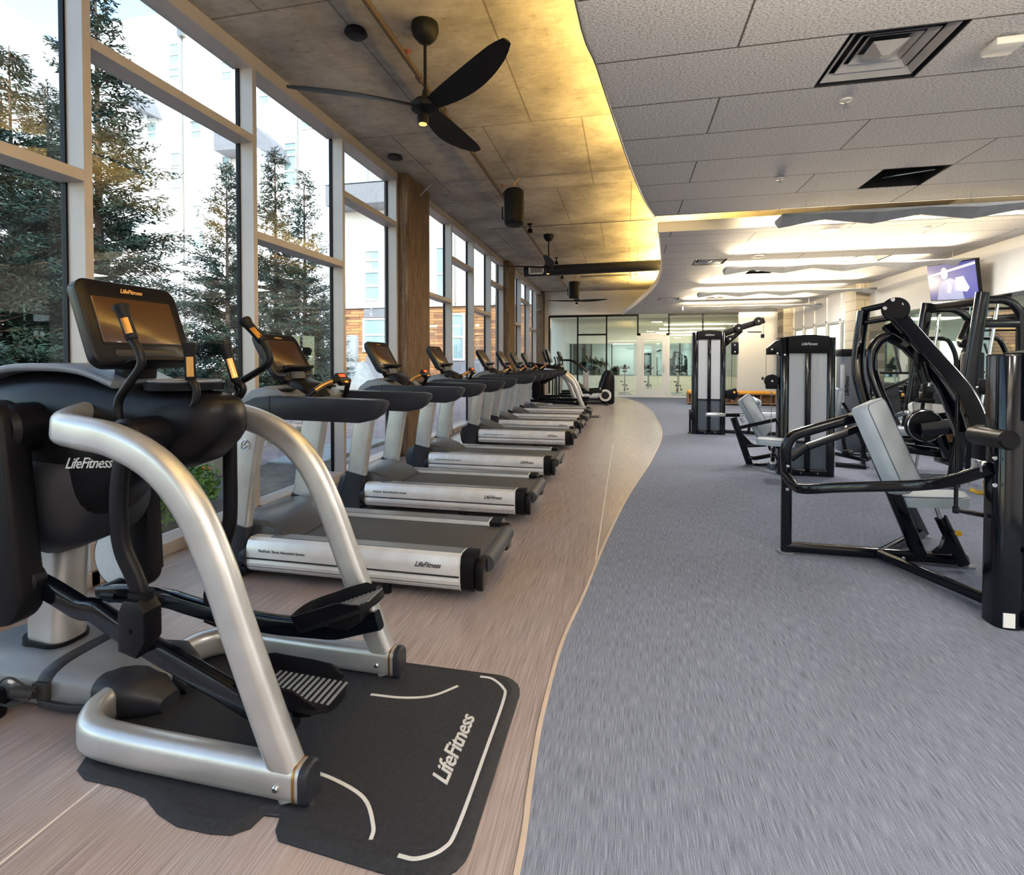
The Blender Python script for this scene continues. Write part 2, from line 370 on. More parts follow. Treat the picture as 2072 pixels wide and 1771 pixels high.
def thing(name, loc, label, cat, group=None):
    o = bpy.data.objects.new(name, None); COL.objects.link(o); o.location = loc; o.empty_display_size = .1
    o['label'] = label; o['category'] = cat
    if group: o['group'] = group
    ORG[o] = V(loc); return o
def solo(name, b, mat, label, cat, group=None, org=None, **k):
    o = mk(name, b, mat, **k); o['label'] = label; o['category'] = cat
    if group: o['group'] = group
    if org is not None: o.data.transform(Matrix.Translation(-V(org))); o.location = org; ORG[o] = V(org)
    return o
def struct(name, b, mat, **k): return mk(name, b, mat, kind='structure', **k)
DG = None
def text(name, body, size, loc, ux, uy, mat, parent, ext=.0012, shear=.0, bold=0.0, space=1.0):
    c = bpy.data.curves.new(name, 'FONT'); c.body = body; c.size = size; c.extrude = ext; c.shear = shear; c.offset = bold; c.space_character = space
    c.align_x = 'CENTER'; c.align_y = 'CENTER'; c.resolution_u = 2
    t = bpy.data.objects.new('t', c); COL.objects.link(t); bpy.context.view_layer.update()
    me = bpy.data.meshes.new_from_object(t.evaluated_get(bpy.context.evaluated_depsgraph_get()))
    bpy.data.objects.remove(t); bpy.data.curves.remove(c)
    ux, uy = V(ux).normalized(), V(uy).normalized(); nz = ux.cross(uy)
    mt = Matrix((ux, uy, nz)).transposed().to_4x4(); mt.translation = V(loc)
    me.transform(mt); o = bpy.data.objects.new(name, me); COL.objects.link(o); me.materials.clear(); me.materials.append(M[mat])
    if parent is not None:
        o.parent = parent; me.transform(Matrix.Translation(-ORG[parent])); ORG[o] = ORG[parent]
    return o
def brand(name, loc, w, ux, uy, mat, parent, ext=.0012):
    return text(name, 'LifeFitness', w*.205, loc, ux, uy, mat, parent, ext, shear=.45, bold=.0012 if w > .3 else .0005, space=.93)
def copy_tree(o, parent=None, loc=None, label=None, rz=None):
    c = o.copy(); COL.objects.link(c); c.parent = parent
    if loc is not None: c.location = loc
    if rz is not None: c.rotation_euler.z = rz
    if label: c['label'] = label
    for ch in list(o.children): copy_tree(ch, c)
    return c
# ------------------------------------------------------------------ setting
FY = 21.9; BY = -6.0; RX = 5.85; CZ = 4.4; GX = -3.61; IX = -3.45
edge = [(-.30, BY), (-.30, .5), (-.297, 1.458), (-.314, 1.76), (-.33, 2.14), (-.315, 2.74), (-.243, 3.36), (-.137, 4.43), (.06, 5.97), (.409, 8.14), (.739, 10.9), (.805, 14.0), (.75, 16.5), (.523, 19.1), (.2, 20.6), (-.053, 21.5), (-.2, FY)]
ed = [tuple(p.xy) for p in cat([(x, y, 0) for x, y in edge], 6)]
b = B(); b.prism([(-3.75, BY), (RX, BY), (RX, FY), (-3.75, FY)], 'Z', -.12, 0); struct('floor', b, 'wood')
b = B()
pr = ed+[(RX, FY), (RX, BY)]; b.prism(pr, 'Z', .0, .006); struct('floor_carpet', b, 'carpet')
b = B(); b.tube([(x-.006, y, .004) for x, y in ed], rrect(.02, .009, .002, 1), side=(1, 0, 0)); struct('trim_1', b, pm('edge_strip', (.50, .40, .32), .5))
b = B(); b.box(-3.0, 3.5, FY+.0, FY+4.6, -.12, -.002); b.box(3.5, RX, FY, FY+4.6, -.12, -.002); b.box(-3.7, -3.0, FY, FY+4.6, -.12, -.002); struct('floor_studio', b, pm('studio_floor', (.50, .46, .38), .4, var=.05, scale=1))
b = B(); b.box(-3.75, RX, BY, FY, CZ, CZ+.2); struct('ceiling', b, 'conc')
# floor seam strips
b = B(); b.box(-.214, -.206, .9, 9.5, .0, .0012); b.box(-1.818, -1.81, -1, 2.9, .0, .0012); struct('trim_2', b, pm('floor_seam', (.62, .56, .52), .4))
# dropped ceiling clouds
ce1 = [(-.30, BY), (-.30, .5), (-.262, 2.78), (-.187, 3.41), (-.113, 4.02), (.04, 5.23), (.2, 6.28), (.374, 7.13)]
c1 = [tuple(p.xy) for p in cat([(x, y, 0) for x, y in ce1], 5)]
ce2 = [(.46, 7.95), (.5, 8.3), (.705, 10.96), (.75, 12.5), (.735, 13.84), (.64, 15.3), (.512, 16.52), (.33, 18.3), (.15, 19.7), (-.008, 20.92), (-.1, FY)]
c2 = [tuple(p.xy) for p in cat([(x, y, 0) for x, y in ce2], 5)]
def cloud(name, prof, y0, y1, holes, z0, z1):
    "ceiling slab with real rectangular openings: cut in columns and bands"
    bm = bmesh.new(); vs = [bm.verts.new((x, y, 0)) for x, y in prof]; bm.faces.new(vs)
    for h in holes:
        for co, no in (((h[0], 0, 0), (1, 0, 0)), ((h[1], 0, 0), (1, 0, 0)), ((0, h[2], 0), (0, 1, 0)), ((0, h[3], 0), (0, 1, 0))):
            bmesh.ops.bisect_plane(bm, geom=bm.verts[:]+bm.edges[:]+bm.faces[:], plane_co=co, plane_no=no)
    dl = [f for f in bm.faces if any(h[0] < f.calc_center_median().x < h[1] and h[2] < f.calc_center_median().y < h[3] for h in holes)]
    bmesh.ops.delete(bm, geom=dl, context='FACES')
    r = bmesh.ops.extrude_face_region(bm, geom=bm.faces[:]); up = [g for g in r['geom'] if isinstance(g, bmesh.types.BMVert)]
    low = [v for v in bm.verts if v not in up]
    for v_ in bm.verts: v_.co.z = z0
    for v_ in up: v_.co.z = z1
    bb = B(); bb.bm.free(); bb.bm = bm; return struct(name, bb, 'tile')
H1 = [(1.27, 1.88, 3.407, 4.02), (2.5, 3.11, 5.87, 6.49)]
cloud('ceiling_cloud_near', c1+[(RX, 7.13), (RX, BY)], BY, 7.13, H1, 3.4, 3.45)
H2 = [(1.28, 1.86, 10.35, 10.96), (2.55, 3.09, 11.7, 12.3), (4.1, 4.7, 10.6, 11.2), (2.4, 3.0, 16.4, 17.0), (1.0, 1.6, 16.4, 17.0)]
cloud('ceiling_cloud_far', c2+[(RX, FY), (RX, 7.95)], 7.95, FY, H2, 3.4, 3.45)
b = B(); b.tube([(x, y, 3.435) for x, y in c1], rrect(.014, .10, .003, 1), side=(1, 0, 0)); struct('trim_3', b, pm('cloud_edge_metal', (.16, .17, .19), .4, .5))
b = B(); b.tube([(x, y, 3.455) for x, y in c2], rrect(.014, .15, .003, 1), side=(1, 0, 0)); b.box(.47, RX, 7.93, 7.945, 3.38, 3.53); struct('trim_4', b, 'white')
# plenum things seen through the slot between the clouds
b = B(); b.box(1.0, RX, 7.2, 7.9, 3.75, 4.1); struct('ceiling_plenum_duct', b, 'dark')
# walls

b = B(); b.box(RX, RX+.2, BY, FY, 2.56, CZ); b.box(RX, RX+.2, BY, FY, 0, .12); b.box(RX, RX+.2, BY, 3, 0, 2.6); struct('wall_right', b, 'white')
b = B(); b.box(-3.75, RX, BY-.2, BY, 0, CZ); struct('wall_back', b, 'white')
b = B()
b.box(-3.2, RX, FY, FY+.15, 3.42, CZ); b.box(4.35, RX, FY, FY+.15, 0, 3.42); b.box(-3.75, -3.2, FY, FY+.15, 0, CZ)
struct('wall_far', b, 'white')
b = B(); b.box(-3.7, RX, FY+4.5, FY+4.6, 0, 3.6); b.box(-3.7, -3.62, FY+.15, FY+4.5, 0, .6); b.box(RX, RX+.1, FY, FY+4.6, 0, 3.6); struct('wall_studio', b, pm('studio_wall', (.70, .66, .56), .7, var=.02))
b = B(); b.box(-3.7, RX+.1, FY+.15, FY+4.6, 3.6, 3.7); struct('ceiling_studio', b, 'white')
b = B(); b.box(-2.9, 5.2, FY+4.46, FY+4.5, .78, 2.35); struct('wall_studio_mirror', b, 'mirror')
# mirrors on the right wall and glazing beyond
b = B()
for k in range(7): b.box(RX-.012, RX+.02, 3.02+k*1.5, 4.49+k*1.5, .13, 2.55, .003, 1)
b.box(RX+.02, RX+.2, 3, 13.6, .12, 2.56); struct('wall_right_mirror', b, 'mirror')
b = B(); b.box(5.55, RX, 14.35, 15.0, 0, 3.4); b.box(5.5, RX, 20.2, 20.9, 0, 3.4); struct('wall_right_pillar', b, 'block')
b = B()
for z in (0.02, 2.60, 3.36): b.box(RX-.03, RX+.06, 15.0, 20.2, z, z+.07)
for k in range(6): b.box(RX-.03, RX+.06, 15.0+k*1.03, 15.07+k*1.03, 0, 3.4)
w1 = struct('window_10', b, 'white'); b = B(); b.box(RX+.01, RX+.02, 15.0, 20.2, 0, 3.4); mk('pane', b, 'glass2', w1)
b = B(); b.box(RX+2.4, RX+2.5, 13, FY, 0, 3.4); b.box(RX+.2, RX+2.5, 12.9, 13, 0, 3.4); b.box(RX+.2, RX+2.5, 13, FY, 3.4, 3.5); b.box(RX+.2, RX+2.5, 13, FY, -.1, 0); struct('wall_corridor', b, 'block')
light('corridor_light', 'AREA', (RX+1.3, 17.5, 3.35), 22, (1.0, .85, .6), (1.2, 6.0))
# far wall glazing: black mullions, white door
z0, z1 = .0, 3.38
xs = [-3.15, -1.95, -.76, .50, 1.72, 3.02, 4.30]
b = B()
for x in xs[:-1]:
    if x == 1.72 or x == .50: b.box(x-.03, x+.03, FY-.02, FY+.06, 2.56, z1)
    else: b.box(x-.03, x+.03, FY-.02, FY+.06, .1, z1)
b.box(xs[0], .53, FY-.02, FY+.06, z1-.06, z1+.03); b.box(1.69, 4.35, FY-.02, FY+.06, z1-.06, z1+.03); b.box(-1.95, -.76, FY-.02, FY+.06, 2.55, 2.62)
fr = struct('window_11', b, 'black')
b = B(); b.box(xs[0], .5, FY-.02, FY+.06, .0, .09); b.box(1.72, 4.35, FY-.02, FY+.06, 0, .09); mk('sill', b, 'white', fr)
b = B()
for x0, x1 in zip(xs[:-1], xs[1:]):
    if x0 == .50: b.box(x0+.02, x1-.02, FY+.02, FY+.028, 2.62, z1)
    else: b.box(x0+.02, x1-.02, FY+.02, FY+.028, .09, z1)
mk('pane', b, 'glass2', fr)
b = B(); b.box(.47, .60, FY-.05, FY+.08, 0, 2.62); b.box(1.62, 1.75, FY-.05, FY+.08, 0, 2.62); b.box(.47, 1.75, FY-.05, FY+.08, 2.52, 2.62)
d = struct('door_1', b, 'white')
b = B(); b.box(.61, .75, FY-.02, FY+.03, .03, 2.5); b.box(1.47, 1.61, FY-.02, FY+.03, .03, 2.5); b.box(.75, 1.47, FY-.02, FY+.03, .03, .36); b.box(.75, 1.47, FY-.02, FY+.03, 2.36, 2.5); mk('door_leaf', b, 'white', d)
b = B(); b.box(.75, 1.47, FY, FY+.01, .36, 2.36); mk('pane', b, 'glass2', d)
b = B(); b.tube(fil([(1.53, FY-.02, 1.0), (1.53, FY-.08, 1.0), (1.53, FY-.08, 1.35), (1.53, FY-.02, 1.35)], .03), .012); mk('door_handle', b, 'chrome', d)
# window wall: mullions every 1.575 m, concrete columns
mull = [-3.59, -2.01, -.435, 1.14, 2.77, 4.353, 5.95, 7.51]; mull2 = [10.11, 11.66, 13.25, 14.68]; mull3 = [17.28, 18.86, 20.38, 21.86]
cols = [(7.56, 8.50), (14.72, 15.62), (21.5, 21.88)]
def bay(idx, ms, y0, low_first):
    prev = y0; low = low_first
    for k, y in enumerate(ms):
        b = B(); b.box(GX-.03, IX, y-.028, y+.028, .10, CZ-.0, .003, 1)
        zt = 2.67 if low else 3.565
        b.box(GX-.03, IX, prev+.028, y-.028, zt, zt+.075, .003, 1)
        b.box(GX-.05, IX+.0, prev+.028, y-.028, CZ-.13, CZ, .003, 1); b.box(GX-.05, IX+.01, prev-.03, y+.03, .0, .10, .004, 1)
        w = struct('window_%d' % (idx+k), b, 'alu')
        b = B(); b.box(GX-.004, GX+.004, prev+.02, y-.02, .1, CZ-.1); mk('pane', b, 'glass', w)
        b = B()
        for a in (prev+.028, y-.040): b.box(GX-.02, GX+.02, a, a+.012, .1, CZ-.13)
        mk('gasket', b, 'black', w)
        prev = y; low = not low
    return idx+len(ms)
i = bay(20, mull, -5.2, True)
i = bay(i, mull2, 8.54, True)
i = bay(i, mull3, 15.66, True)
for k, (a, c_) in enumerate(cols):
    b = B(); b.box(-3.7, -3.30 if k < 2 else -3.34, a, c_, 0, CZ, .02, 2); struct('wall_left_column_%d' % (k+1), b, 'column')
b = B(); b.box(-3.75, -3.45, BY, -5.2, 0, CZ); struct('wall_left', b, 'white')
# ---------------------------------------------------------------- hanging baffles
def baffle(y, x0, x1, label):
    t = thing('ceiling_baffle', (x0, y, 3.12), label, 'ceiling baffle', None)
    n = int(round((x1-x0)/.46))//2*2; b = B(); top, bot, frt, bk = [], [], [], []
    xs = [x0+(x1-x0)*k/n for k in range(n+1)]
    R = []
    for k, x in enumerate(xs):
        o = .0 if k % 2 else .08
        R.append([(x, y-.17, 3.215), (x, y+.17, 3.215), (x, y+.17, 3.20-o*.3), (x, y, 3.165-o), (x, y-.17, 3.20-o*.3)])
    for i_ in range(n):
        b.skin([R[i_], R[i_+1]], caps=(False))
    b.skin([[(x0+.001, p[1], p[2]) for p in R[0]], [(x0, p[1], p[2]) for p in R[0]]]); b.skin([[(x1, p[1], p[2]) for p in R[-1]], [(x1+.001, p[1], p[2]) for p in R[-1]]])
    bmesh.ops.remove_doubles(b.bm, verts=b.bm.verts[:], dist=.0005)
    mk('panel', b, 'felt', t, ang=8)
    b = B()
    for x in (x0+.3, (x0+x1)/2, x1-.3): b.cyl((x, y, 3.2), (x, y, 3.4), .004, 6)
    mk('hanger', b, 'chrome', t)
    b = B(); b.box(x0+.05, x1-.05, y-.05, y+.05, 3.215, 3.226); mk('light_strip', b, 'white_metal', t)
for y, l in ((6.8, 'folded grey felt baffle hung just below the gap between the two ceiling clouds'), (10.3, 'folded grey felt baffle ending beside the wall television'), (13.9, 'folded grey felt baffle, third from the front, over the far machines'), (17.4, 'grey felt baffle hung nearest the far glass wall')):
    baffle(y, 1.79, 5.75, l)
for y, l in ((1.25, 'added unseen linear pendant above the viewer, lighting the near ceiling'), (-2.5, 'added unseen linear pendant behind the viewer, lighting the ceiling')):  # unseen housings added to carry the near ceiling's fill light
    t = thing('added_pendant', (1.9, y, 2.7), l, 'pendant lamp')
    mk('housing', B().box(.05, 3.75, y-.06, y+.06, 2.66, 2.735, .01), 'white_metal', t); b = B()
    for x in (.4, 3.4): b.cyl((x, y, 2.7), (x, y, 3.4), .004, 6)
    mk('hanger', b, 'chrome', t)
# ---------------------------------------------------------------- ceiling fittings
def diffuser(x, y, s, label, name='air_diffuser'):
    t = thing(name, (x, y, 3.4), label, 'ceiling vent')
    b = B(); h = s/2
    b.skin([[(x-h, y-h, 3.40), (x+h, y-h, 3.40), (x+h, y+h, 3.40), (x-h, y+h, 3.40)], [(x-h, y-h, 3.52), (x+h, y-h, 3.52), (x+h, y+h, 3.52), (x-h, y+h, 3.52)]], caps=False)
    b.box(x-h, x+h, y-h, y+h, 3.50, 3.52); mk('casing', b, 'dgrey', t)
    b = B()
    for k, (q, z) in enumerate(((.92, 3.41), (.70, 3.43), (.50, 3.45))):
        a, c_ = h*q, h*(q-.13)
        b.skin([[(x-a, y-a, z), (x+a, y-a, z), (x+a, y+a, z), (x-a, y+a, z)], [(x-c_, y-c_, z+.035), (x+c_, y-c_, z+.035), (x+c_, y+c_, z+.035), (x-c_, y+c_, z+.035)], [(x-c_, y-c_, z+.04), (x+c_, y-c_, z+.04), (x+c_, y+c_, z+.04), (x-c_, y+c_, z+.04)], [(x-a, y-a, z+.005), (x+a, y-a, z+.005), (x+a, y+a, z+.005), (x-a, y+a, z+.005)]], closed=True)
    mk('louvre', b, 'diffuser', t, ang=10)
    b = B(); a = h*.33; b.skin([[(x-a, y-a, 3.45), (x+a, y-a, 3.45), (x+a, y+a, 3.45), (x-a, y+a, 3.45)], [(x-.02, y-.02, 3.40), (x+.02, y-.02, 3.40), (x+.02, y+.02, 3.40), (x-.02, y+.02, 3.40)]]); mk('centre_cone', b, 'diffuser', t, ang=10)
    return t
diffuser(1.575, 3.71, .60, 'large square metal air diffuser in the near ceiling with a yellow lit rim')
diffuser(1.57, 10.65, .56, 'square metal air diffuser in the far ceiling at its curved left side')
diffuser(4.4, 10.9, .58, 'square metal air diffuser in the far ceiling above the wall television')
diffuser(2.7, 16.7, .58, 'right one of two small vents close to the far glass wall')
diffuser(1.3, 16.7, .58, 'left one of two small vents close to the far glass wall')
for x, y, l in ((2.805, 6.18, 'open dark ceiling hatch with a tilted blue glass flap in the near ceiling'), (2.82, 12.0, 'open dark hatch in the far ceiling')):
    t = thing('ceiling_hatch', (x, y, 3.4), l, 'ceiling hatch')
    b = B(); h = .30
    b.skin([[(x-h, y-h, 3.405), (x+h, y-h, 3.405), (x+h, y+h, 3.405), (x-h, y+h, 3.405)], [(x-h, y-h, 3.75), (x+h, y-h, 3.75), (x+h, y+h, 3.75), (x-h, y+h, 3.75)]], caps=False); b.box(x-h, x+h, y-h, y+h, 3.75, 3.76); mk('recess', b, 'dark', t)
    b = B(); b.slab((x+.06, y+.02, 3.45), (1, 0, .1), (0, 1, .25), .36, .30, .01, .01); mk('flap', b, 'bglass', t)
def puck(name, x, y, z, prof, mat, label, cat): return solo(name, B().lathe(prof), mat, label, cat, org=(x, y, z)) if False else solo(name, B().lathe([(r, h+z) for r, h in prof], (x, y, 0)), mat, label, cat, org=(x, y, z))
for x, y, l in ((1.561, 4.253, 'small sprinkler head below the big air diffuser'), (1.567, 5.924, 'small sprinkler head left of the open ceiling hatch'), (4.2, 8.6, 'small sprinkler head right of the round ceiling disc')):
    t = thing('sprinkler', (x, y, 3.4), l, 'sprinkler')
    mk('plate', B().lathe([(.04, 3.4), (.04, 3.39), (.015, 3.385)], (x, y, 0)), 'white', t); mk('head', B().lathe([(.008, 3.39), (.008, 3.35), (.02, 3.348), (.02, 3.344)], (x, y, 0), n=12), 'chrome', t)
puck('ceiling_disc', 2.9, 8.45, 3.4, [(.11, 0), (.13, -.02), (.12, -.03), (.0, -.035)], 'white', 'white round disc fixture at the front edge of the far ceiling', 'ceiling light')
puck('ceiling_disc', 2.35, 10.2, 3.4, [(.10, 0), (.12, -.02), (.0, -.03)], 'white', 'pale round disc right of the far curved ceiling edge', 'ceiling light')
t = thing('access_point', (2.18, 3.65, 3.4), 'white box fixed under the near ceiling at the top right corner', 'wireless box')
b = B(); b.box(2.10, 2.25, 3.58, 3.73, 3.335, 3.38, .01); mk('housing', b, 'white', t); b = B(); b.box(2.13, 2.22, 3.61, 3.70, 3.38, 3.402); mk('bracket', b, 'chrome', t)
puck('smoke_detector', -2.324, 4.227, CZ, [(.09, 0), (.10, -.03), (.07, -.055), (.0, -.06)], 'satin', 'round dark detector on the concrete ceiling left of the nearest fan', 'detector')
puck('smoke_detector', -2.0, 9.6, CZ, [(.08, 0), (.09, -.03), (.0, -.05)], 'satin', 'round dark detector on the concrete ceiling beyond the first hanging speaker', 'detector')
puck('smoke_detector', -3.2, 6.9, CZ, [(.10, 0), (.11, -.03), (.0, -.05)], 'dgrey', 'round dark detector on the concrete beside the first column', 'detector')
# ceiling fans
def fan(x, y, z, angs, label, hz=3.70):
    t = thing('ceiling_fan', (x, y, CZ), label, 'ceiling fan')
    mk('canopy', B().lathe([(.001, CZ), (.115, CZ), (.118, CZ-.05), (.10, CZ-.10), (.06, CZ-.145), (.02, CZ-.16), (.001, CZ-.16)], (x, y, 0)), 'matte', t)
    mk('rod', B().cyl((x, y, CZ-.15), (x, y, hz+.1), .014, 12), 'matte', t)
    mk('hub', B().lathe([(.001, hz+.14), (.022, hz+.14), (.03, hz+.08), (.09, hz+.05), (.125, hz+.01), (.12, hz-.03), (.06, hz-.05), (.001, hz-.052)], (x, y, 0)), 'matte', t)
    for a in angs:
        a = math.radians(a); d = V((math.cos(a), math.sin(a), 0)); p = V((-d.y, d.x, 0)); R = []
        for k in range(15):
            s = k/14; r = .07+s*1.05
            w = .042+.070*math.sin(PI*min(1, .04+s*.92))**.8
            w *= 1 if s < .9 else (1-(s-.9)/.1*.35)
            th = math.radians(24*(1-s*.55)); zz = hz-.01+.03*s+.02*s*s; off = .05*math.sin(s*PI)
            u = p*math.cos(th)+V((0, 0, -math.sin(th))); nn = p*math.sin(th)+V((0, 0, math.cos(th))); c = V((x, y, zz))+d*r+p*off
            q = .016*(1-.6*s)+.004
            R.append([c-u*w, c-u*w*.4+nn*q*.9, c+u*w*.4+nn*q, c+u*w, c+u*w*.4-nn*q*.25, c-u*w*.4-nn*q*.25])
        mk('blade', B().skin(R), 'matte', t, ang=50)
    b = B(); b.cyl((x, y, hz-.05), (x, y, hz-.09), .018, 12); b.lathe([(.001, hz-.08), (.045, hz-.085), (.05, hz-.12), (.042, hz-.16), (.001, hz-.16)], (x-.01, y-.03, 0)); lk = mk('spotlight', b, 'black', t)
    mk('lens', B().lathe([(.001, hz-.162), (.034, hz-.162), (.034, hz-.166), (.001, hz-.168)], (x-.01, y-.03, 0)), pm('warm_lens', (.9, .5, .1), .3, emit=(1, .55, .12), es=2.2), lk)
    return t
fan(-1.70, 4.28, 0, (205, 322, 82), 'big black three blade ceiling fan nearest the viewer')
fan(-1.735, 11.93, 0, (187, 12, 275), 'black ceiling fan in front of the round air duct', 3.66)
fan(-1.75, 19.3, 0, (170, 10, 262), 'black ceiling fan farthest away, near the end wall', 3.72)
def speaker(px, py0, py1, Y, label, wire=True):
    a = at(px, py0, Y=Y); c = at(px, py1, Y=Y); x = a.x; r = .155
    t = thing('hanging_speaker', (x, Y, CZ), label, 'speaker')
    mk('cabinet', B().lathe([(.001, a.z), (r-.03, a.z), (r, a.z-.03), (r, c.z+.05), (r-.006, c.z+.045), (r-.006, c.z+.035), (r, c.z+.03), (r-.02, c.z), (.001, c.z)], (x, Y, 0)), 'matte', t)
    mk('cable', B().tube(cat([(x, Y, a.z), (x-.0, Y, a.z+.08), (x+.06, Y, a.z+.15), (x+.13, Y, CZ)], 6), .009, n=8), 'bronze', t)
    mk('bracket', B().tube(fil([(x-r-.01, Y, c.z+.1), (x-r-.03, Y, c.z+.12), (x-r-.03, Y, c.z+.3)], .01), .012, n=6), 'black', t)
speaker(1040, 384, 456, 8.05, 'black cylindrical speaker hanging beyond the nearest fan')
speaker(1161, 570, 604, 15.7, 'black cylindrical speaker hanging farther away beside the last fan')
def spot(x, y, label):
    t = thing('ceiling_spotlight', (x, y, CZ), label, 'spotlight')
    mk('base', B().lathe([(.05, CZ), (.05, CZ-.02), (.015, CZ-.025), (.012, CZ-.10)], (x, y, 0), n=14), 'black', t)
    mk('head', B().lathe([(.02, CZ-.09), (.05, CZ-.12), (.055, CZ-.19), (.0, CZ-.19)], (x, y, 0), n=14), 'black', t)
spot(-1.98, 10.9, 'small black spotlight on the concrete ceiling left of the second fan')
spot(-1.9, 14.6, 'small black spotlight beneath the round duct')
spot(-2.05, 17.2, 'small black spotlight left of the farthest speaker')
# pipes, conduits, duct
b = B(); b.tube([(-1.98, -4, 4.3), (-1.98, 3.7, 4.3), (-2.02, 6.9, 4.3), (-2.17, 15.5, 4.3), (-2.2, 20, 4.3)], .026, n=12)
for y in (4.9, 5.6, 8.6): b.cyl((-2.0, y-.04, 4.3), (-2.0, y+.04, 4.3), .036, 12)
t = solo('sprinkler_pipe', b, 'brownpipe', 'long brown sprinkler pipe running under the concrete ceiling past the fans', 'pipe')
b = B()
for y in (4.6, 5.5, 8.4, 11, 14): b.cyl((-2.0, y, 4.32), (-2.0, y, CZ), .008, 8); b.lathe([(.03, CZ), (.03, CZ-.01), (.0, CZ-.012)], (-2.0, y, 0), n=10)
mk('hanger', b, pm('red_hanger', (.35, .10, .06), .5), t)
def conduit(pts, label, r=.011): return solo('conduit', B().tube(fil(pts, .08, 4), r, n=8), 'pole', label, 'conduit')
conduit([(-3.3, 8.05, 4.2), (-3.1, 8.05, 4.375), (.35, 8.05, 4.375)], 'thin metal conduit crossing the ceiling over the first hanging speaker')
conduit([(-2.87, 14.0, 4.375), (-2.87, 11.08, 4.375), (.5, 11.0, 4.375)], 'thin metal conduit with a corner left of the second fan')
conduit([(-2.6, 19.9, 4.3), (-2.3, 19.9, 4.375), (-2.3, 17.3, 4.375), (.3, 17.3, 4.375)], 'thin metal conduit near the end wall fan')
conduit([(-1.5, 17.9, 4.37), (.4, 17.9, 4.37)], 'thicker grey pipe crossing close to the end wall', .03)
t = thing('air_duct', (-2.7, 13.6, 3.9), 'dark round ventilation duct crossing the ceiling with a white grille', 'air duct')
b = B(); b.cyl((-2.62, 13.6, 3.86), (.95, 13.6, 3.90), .135, 28)
for k in range(30): b.cyl((-2.55+k*.118, 13.6, 3.861+k*.0013), (-2.54+k*.118, 13.6, 3.861+k*.0013), .139, 28)
mk('body', b, 'dgrey', t)
b = B(); b.box(-2.48, -2.08, 13.44, 13.46, 3.76, 3.79); b.box(-2.48, -2.08, 13.44, 13.46, 3.95, 3.98); b.box(-2.48, -2.45, 13.44, 13.46, 3.76, 3.98); b.box(-2.11, -2.08, 13.44, 13.46, 3.76, 3.98)
for k in range(10): b.box(-2.44+k*.034, -2.43+k*.034, 13.445, 13.46, 3.79, 3.95)
mk('grille', b, 'white', t)
b = B()
for x in (-1.0, .3): b.cyl((x, 13.6, 4.0), (x, 13.6, CZ), .006, 6)
mk('hanger', b, 'pole', t)
t = thing('sensor_fixture', (.2, 16.6, 4.0), 'small white fixture on the yellow lit concrete near the far curved ceiling edge', 'fixture')
mk('body', B().cyl((.2, 16.6, 4.05), (.15, 16.6, 4.35), .05, 14), 'white', t)
# television on the right wall
t = thing('television', (RX-.1, 11.1, 2.95), 'flat television high on the white right wall showing a person in a grey jacket', 'television')
A = at(1873, 536, Y=11.75); 
TL, TR, BR_, BL = at(1873, 535, X=5.52), at(1972, 532, X=5.52), at(1982, 598, X=5.62), at(1886, 613, X=5.62)
cx_ = (TL+TR+BR_+BL)/4; ux = ((TR-TL)+(BR_-BL)).normalized(); uy = ((TL-BL)+(TR-BR_)); w_ = ((TR-TL).length+(BR_-BL).length)/2; h_ = uy.length/2; uy.normalize(); uy = (uy-ux*uy.dot(ux)).normalized(); nz_ = ux.cross(uy)
mk('housing', B().slab(cx_, ux, uy, w_+.03, h_+.03, .05, .01), 'black', t)
em = lambda nme, c, s=.8: pm(nme, c, .5, emit=c, es=s, var=.12, scale=6)
s_ = mk('screen', B().slab(cx_+nz_*.002, ux, uy, w_, h_, .004, .004), em('tv_blue', (.045, .05, .20), .9), t)
def onscr(prof, mat, nme, k):
    b = B(); P0 = [cx_+nz_*(.003+.0012*k)+ux*(w_*a)+uy*(h_*c) for a, c in prof]; P1 = [p+nz_*.001 for p in P0]; b.skin([P0, P1]); return mk(nme, b, mat, s_)
onscr([(-.33, -.5), (-.28, -.2), (-.18, .02), (-.02, .10), (.12, .02), (.2, -.2), (.24, -.5)], em('tv_jacket', (.17, .20, .38), .8), 'jacket_picture', 1)
onscr([(-.12+.075*math.cos(a*PI/8), .24+.17*math.sin(a*PI/8)) for a in range(16)], em('tv_face', (.40, .34, .44), .7), 'head_picture', 2)
onscr([(.08, -.25), (.10, .1), (.26, .12), (.36, -.2), (.3, -.3)], em('tv_paper', (.34, .32, .62), .9), 'paper_picture', 2)
onscr([(-.5, .16), (.5, .40), (.5, .46), (-.5, .22)], em('tv_streak', (.75, .72, .70), .7), 'pale_band_picture', 3)  # pale slanted band drawn across the whole screen
onscr([(-.10, -.30), (-.06, -.02), (.0, .0), (.02, -.12), (-.02, -.32)], em('tv_hand', (.50, .36, .42), .8), 'hand_picture', 3)
b = B(); b.box(RX-.22, RX, 10.95, 11.15, 2.85, 3.1, .01); b.tube(fil([cx_-nz_*.04, (RX-.15, 10.9, 3.0), (RX-.03, 10.9, 3.0)], .05), .03); mk('bracket', b, 'black', t)
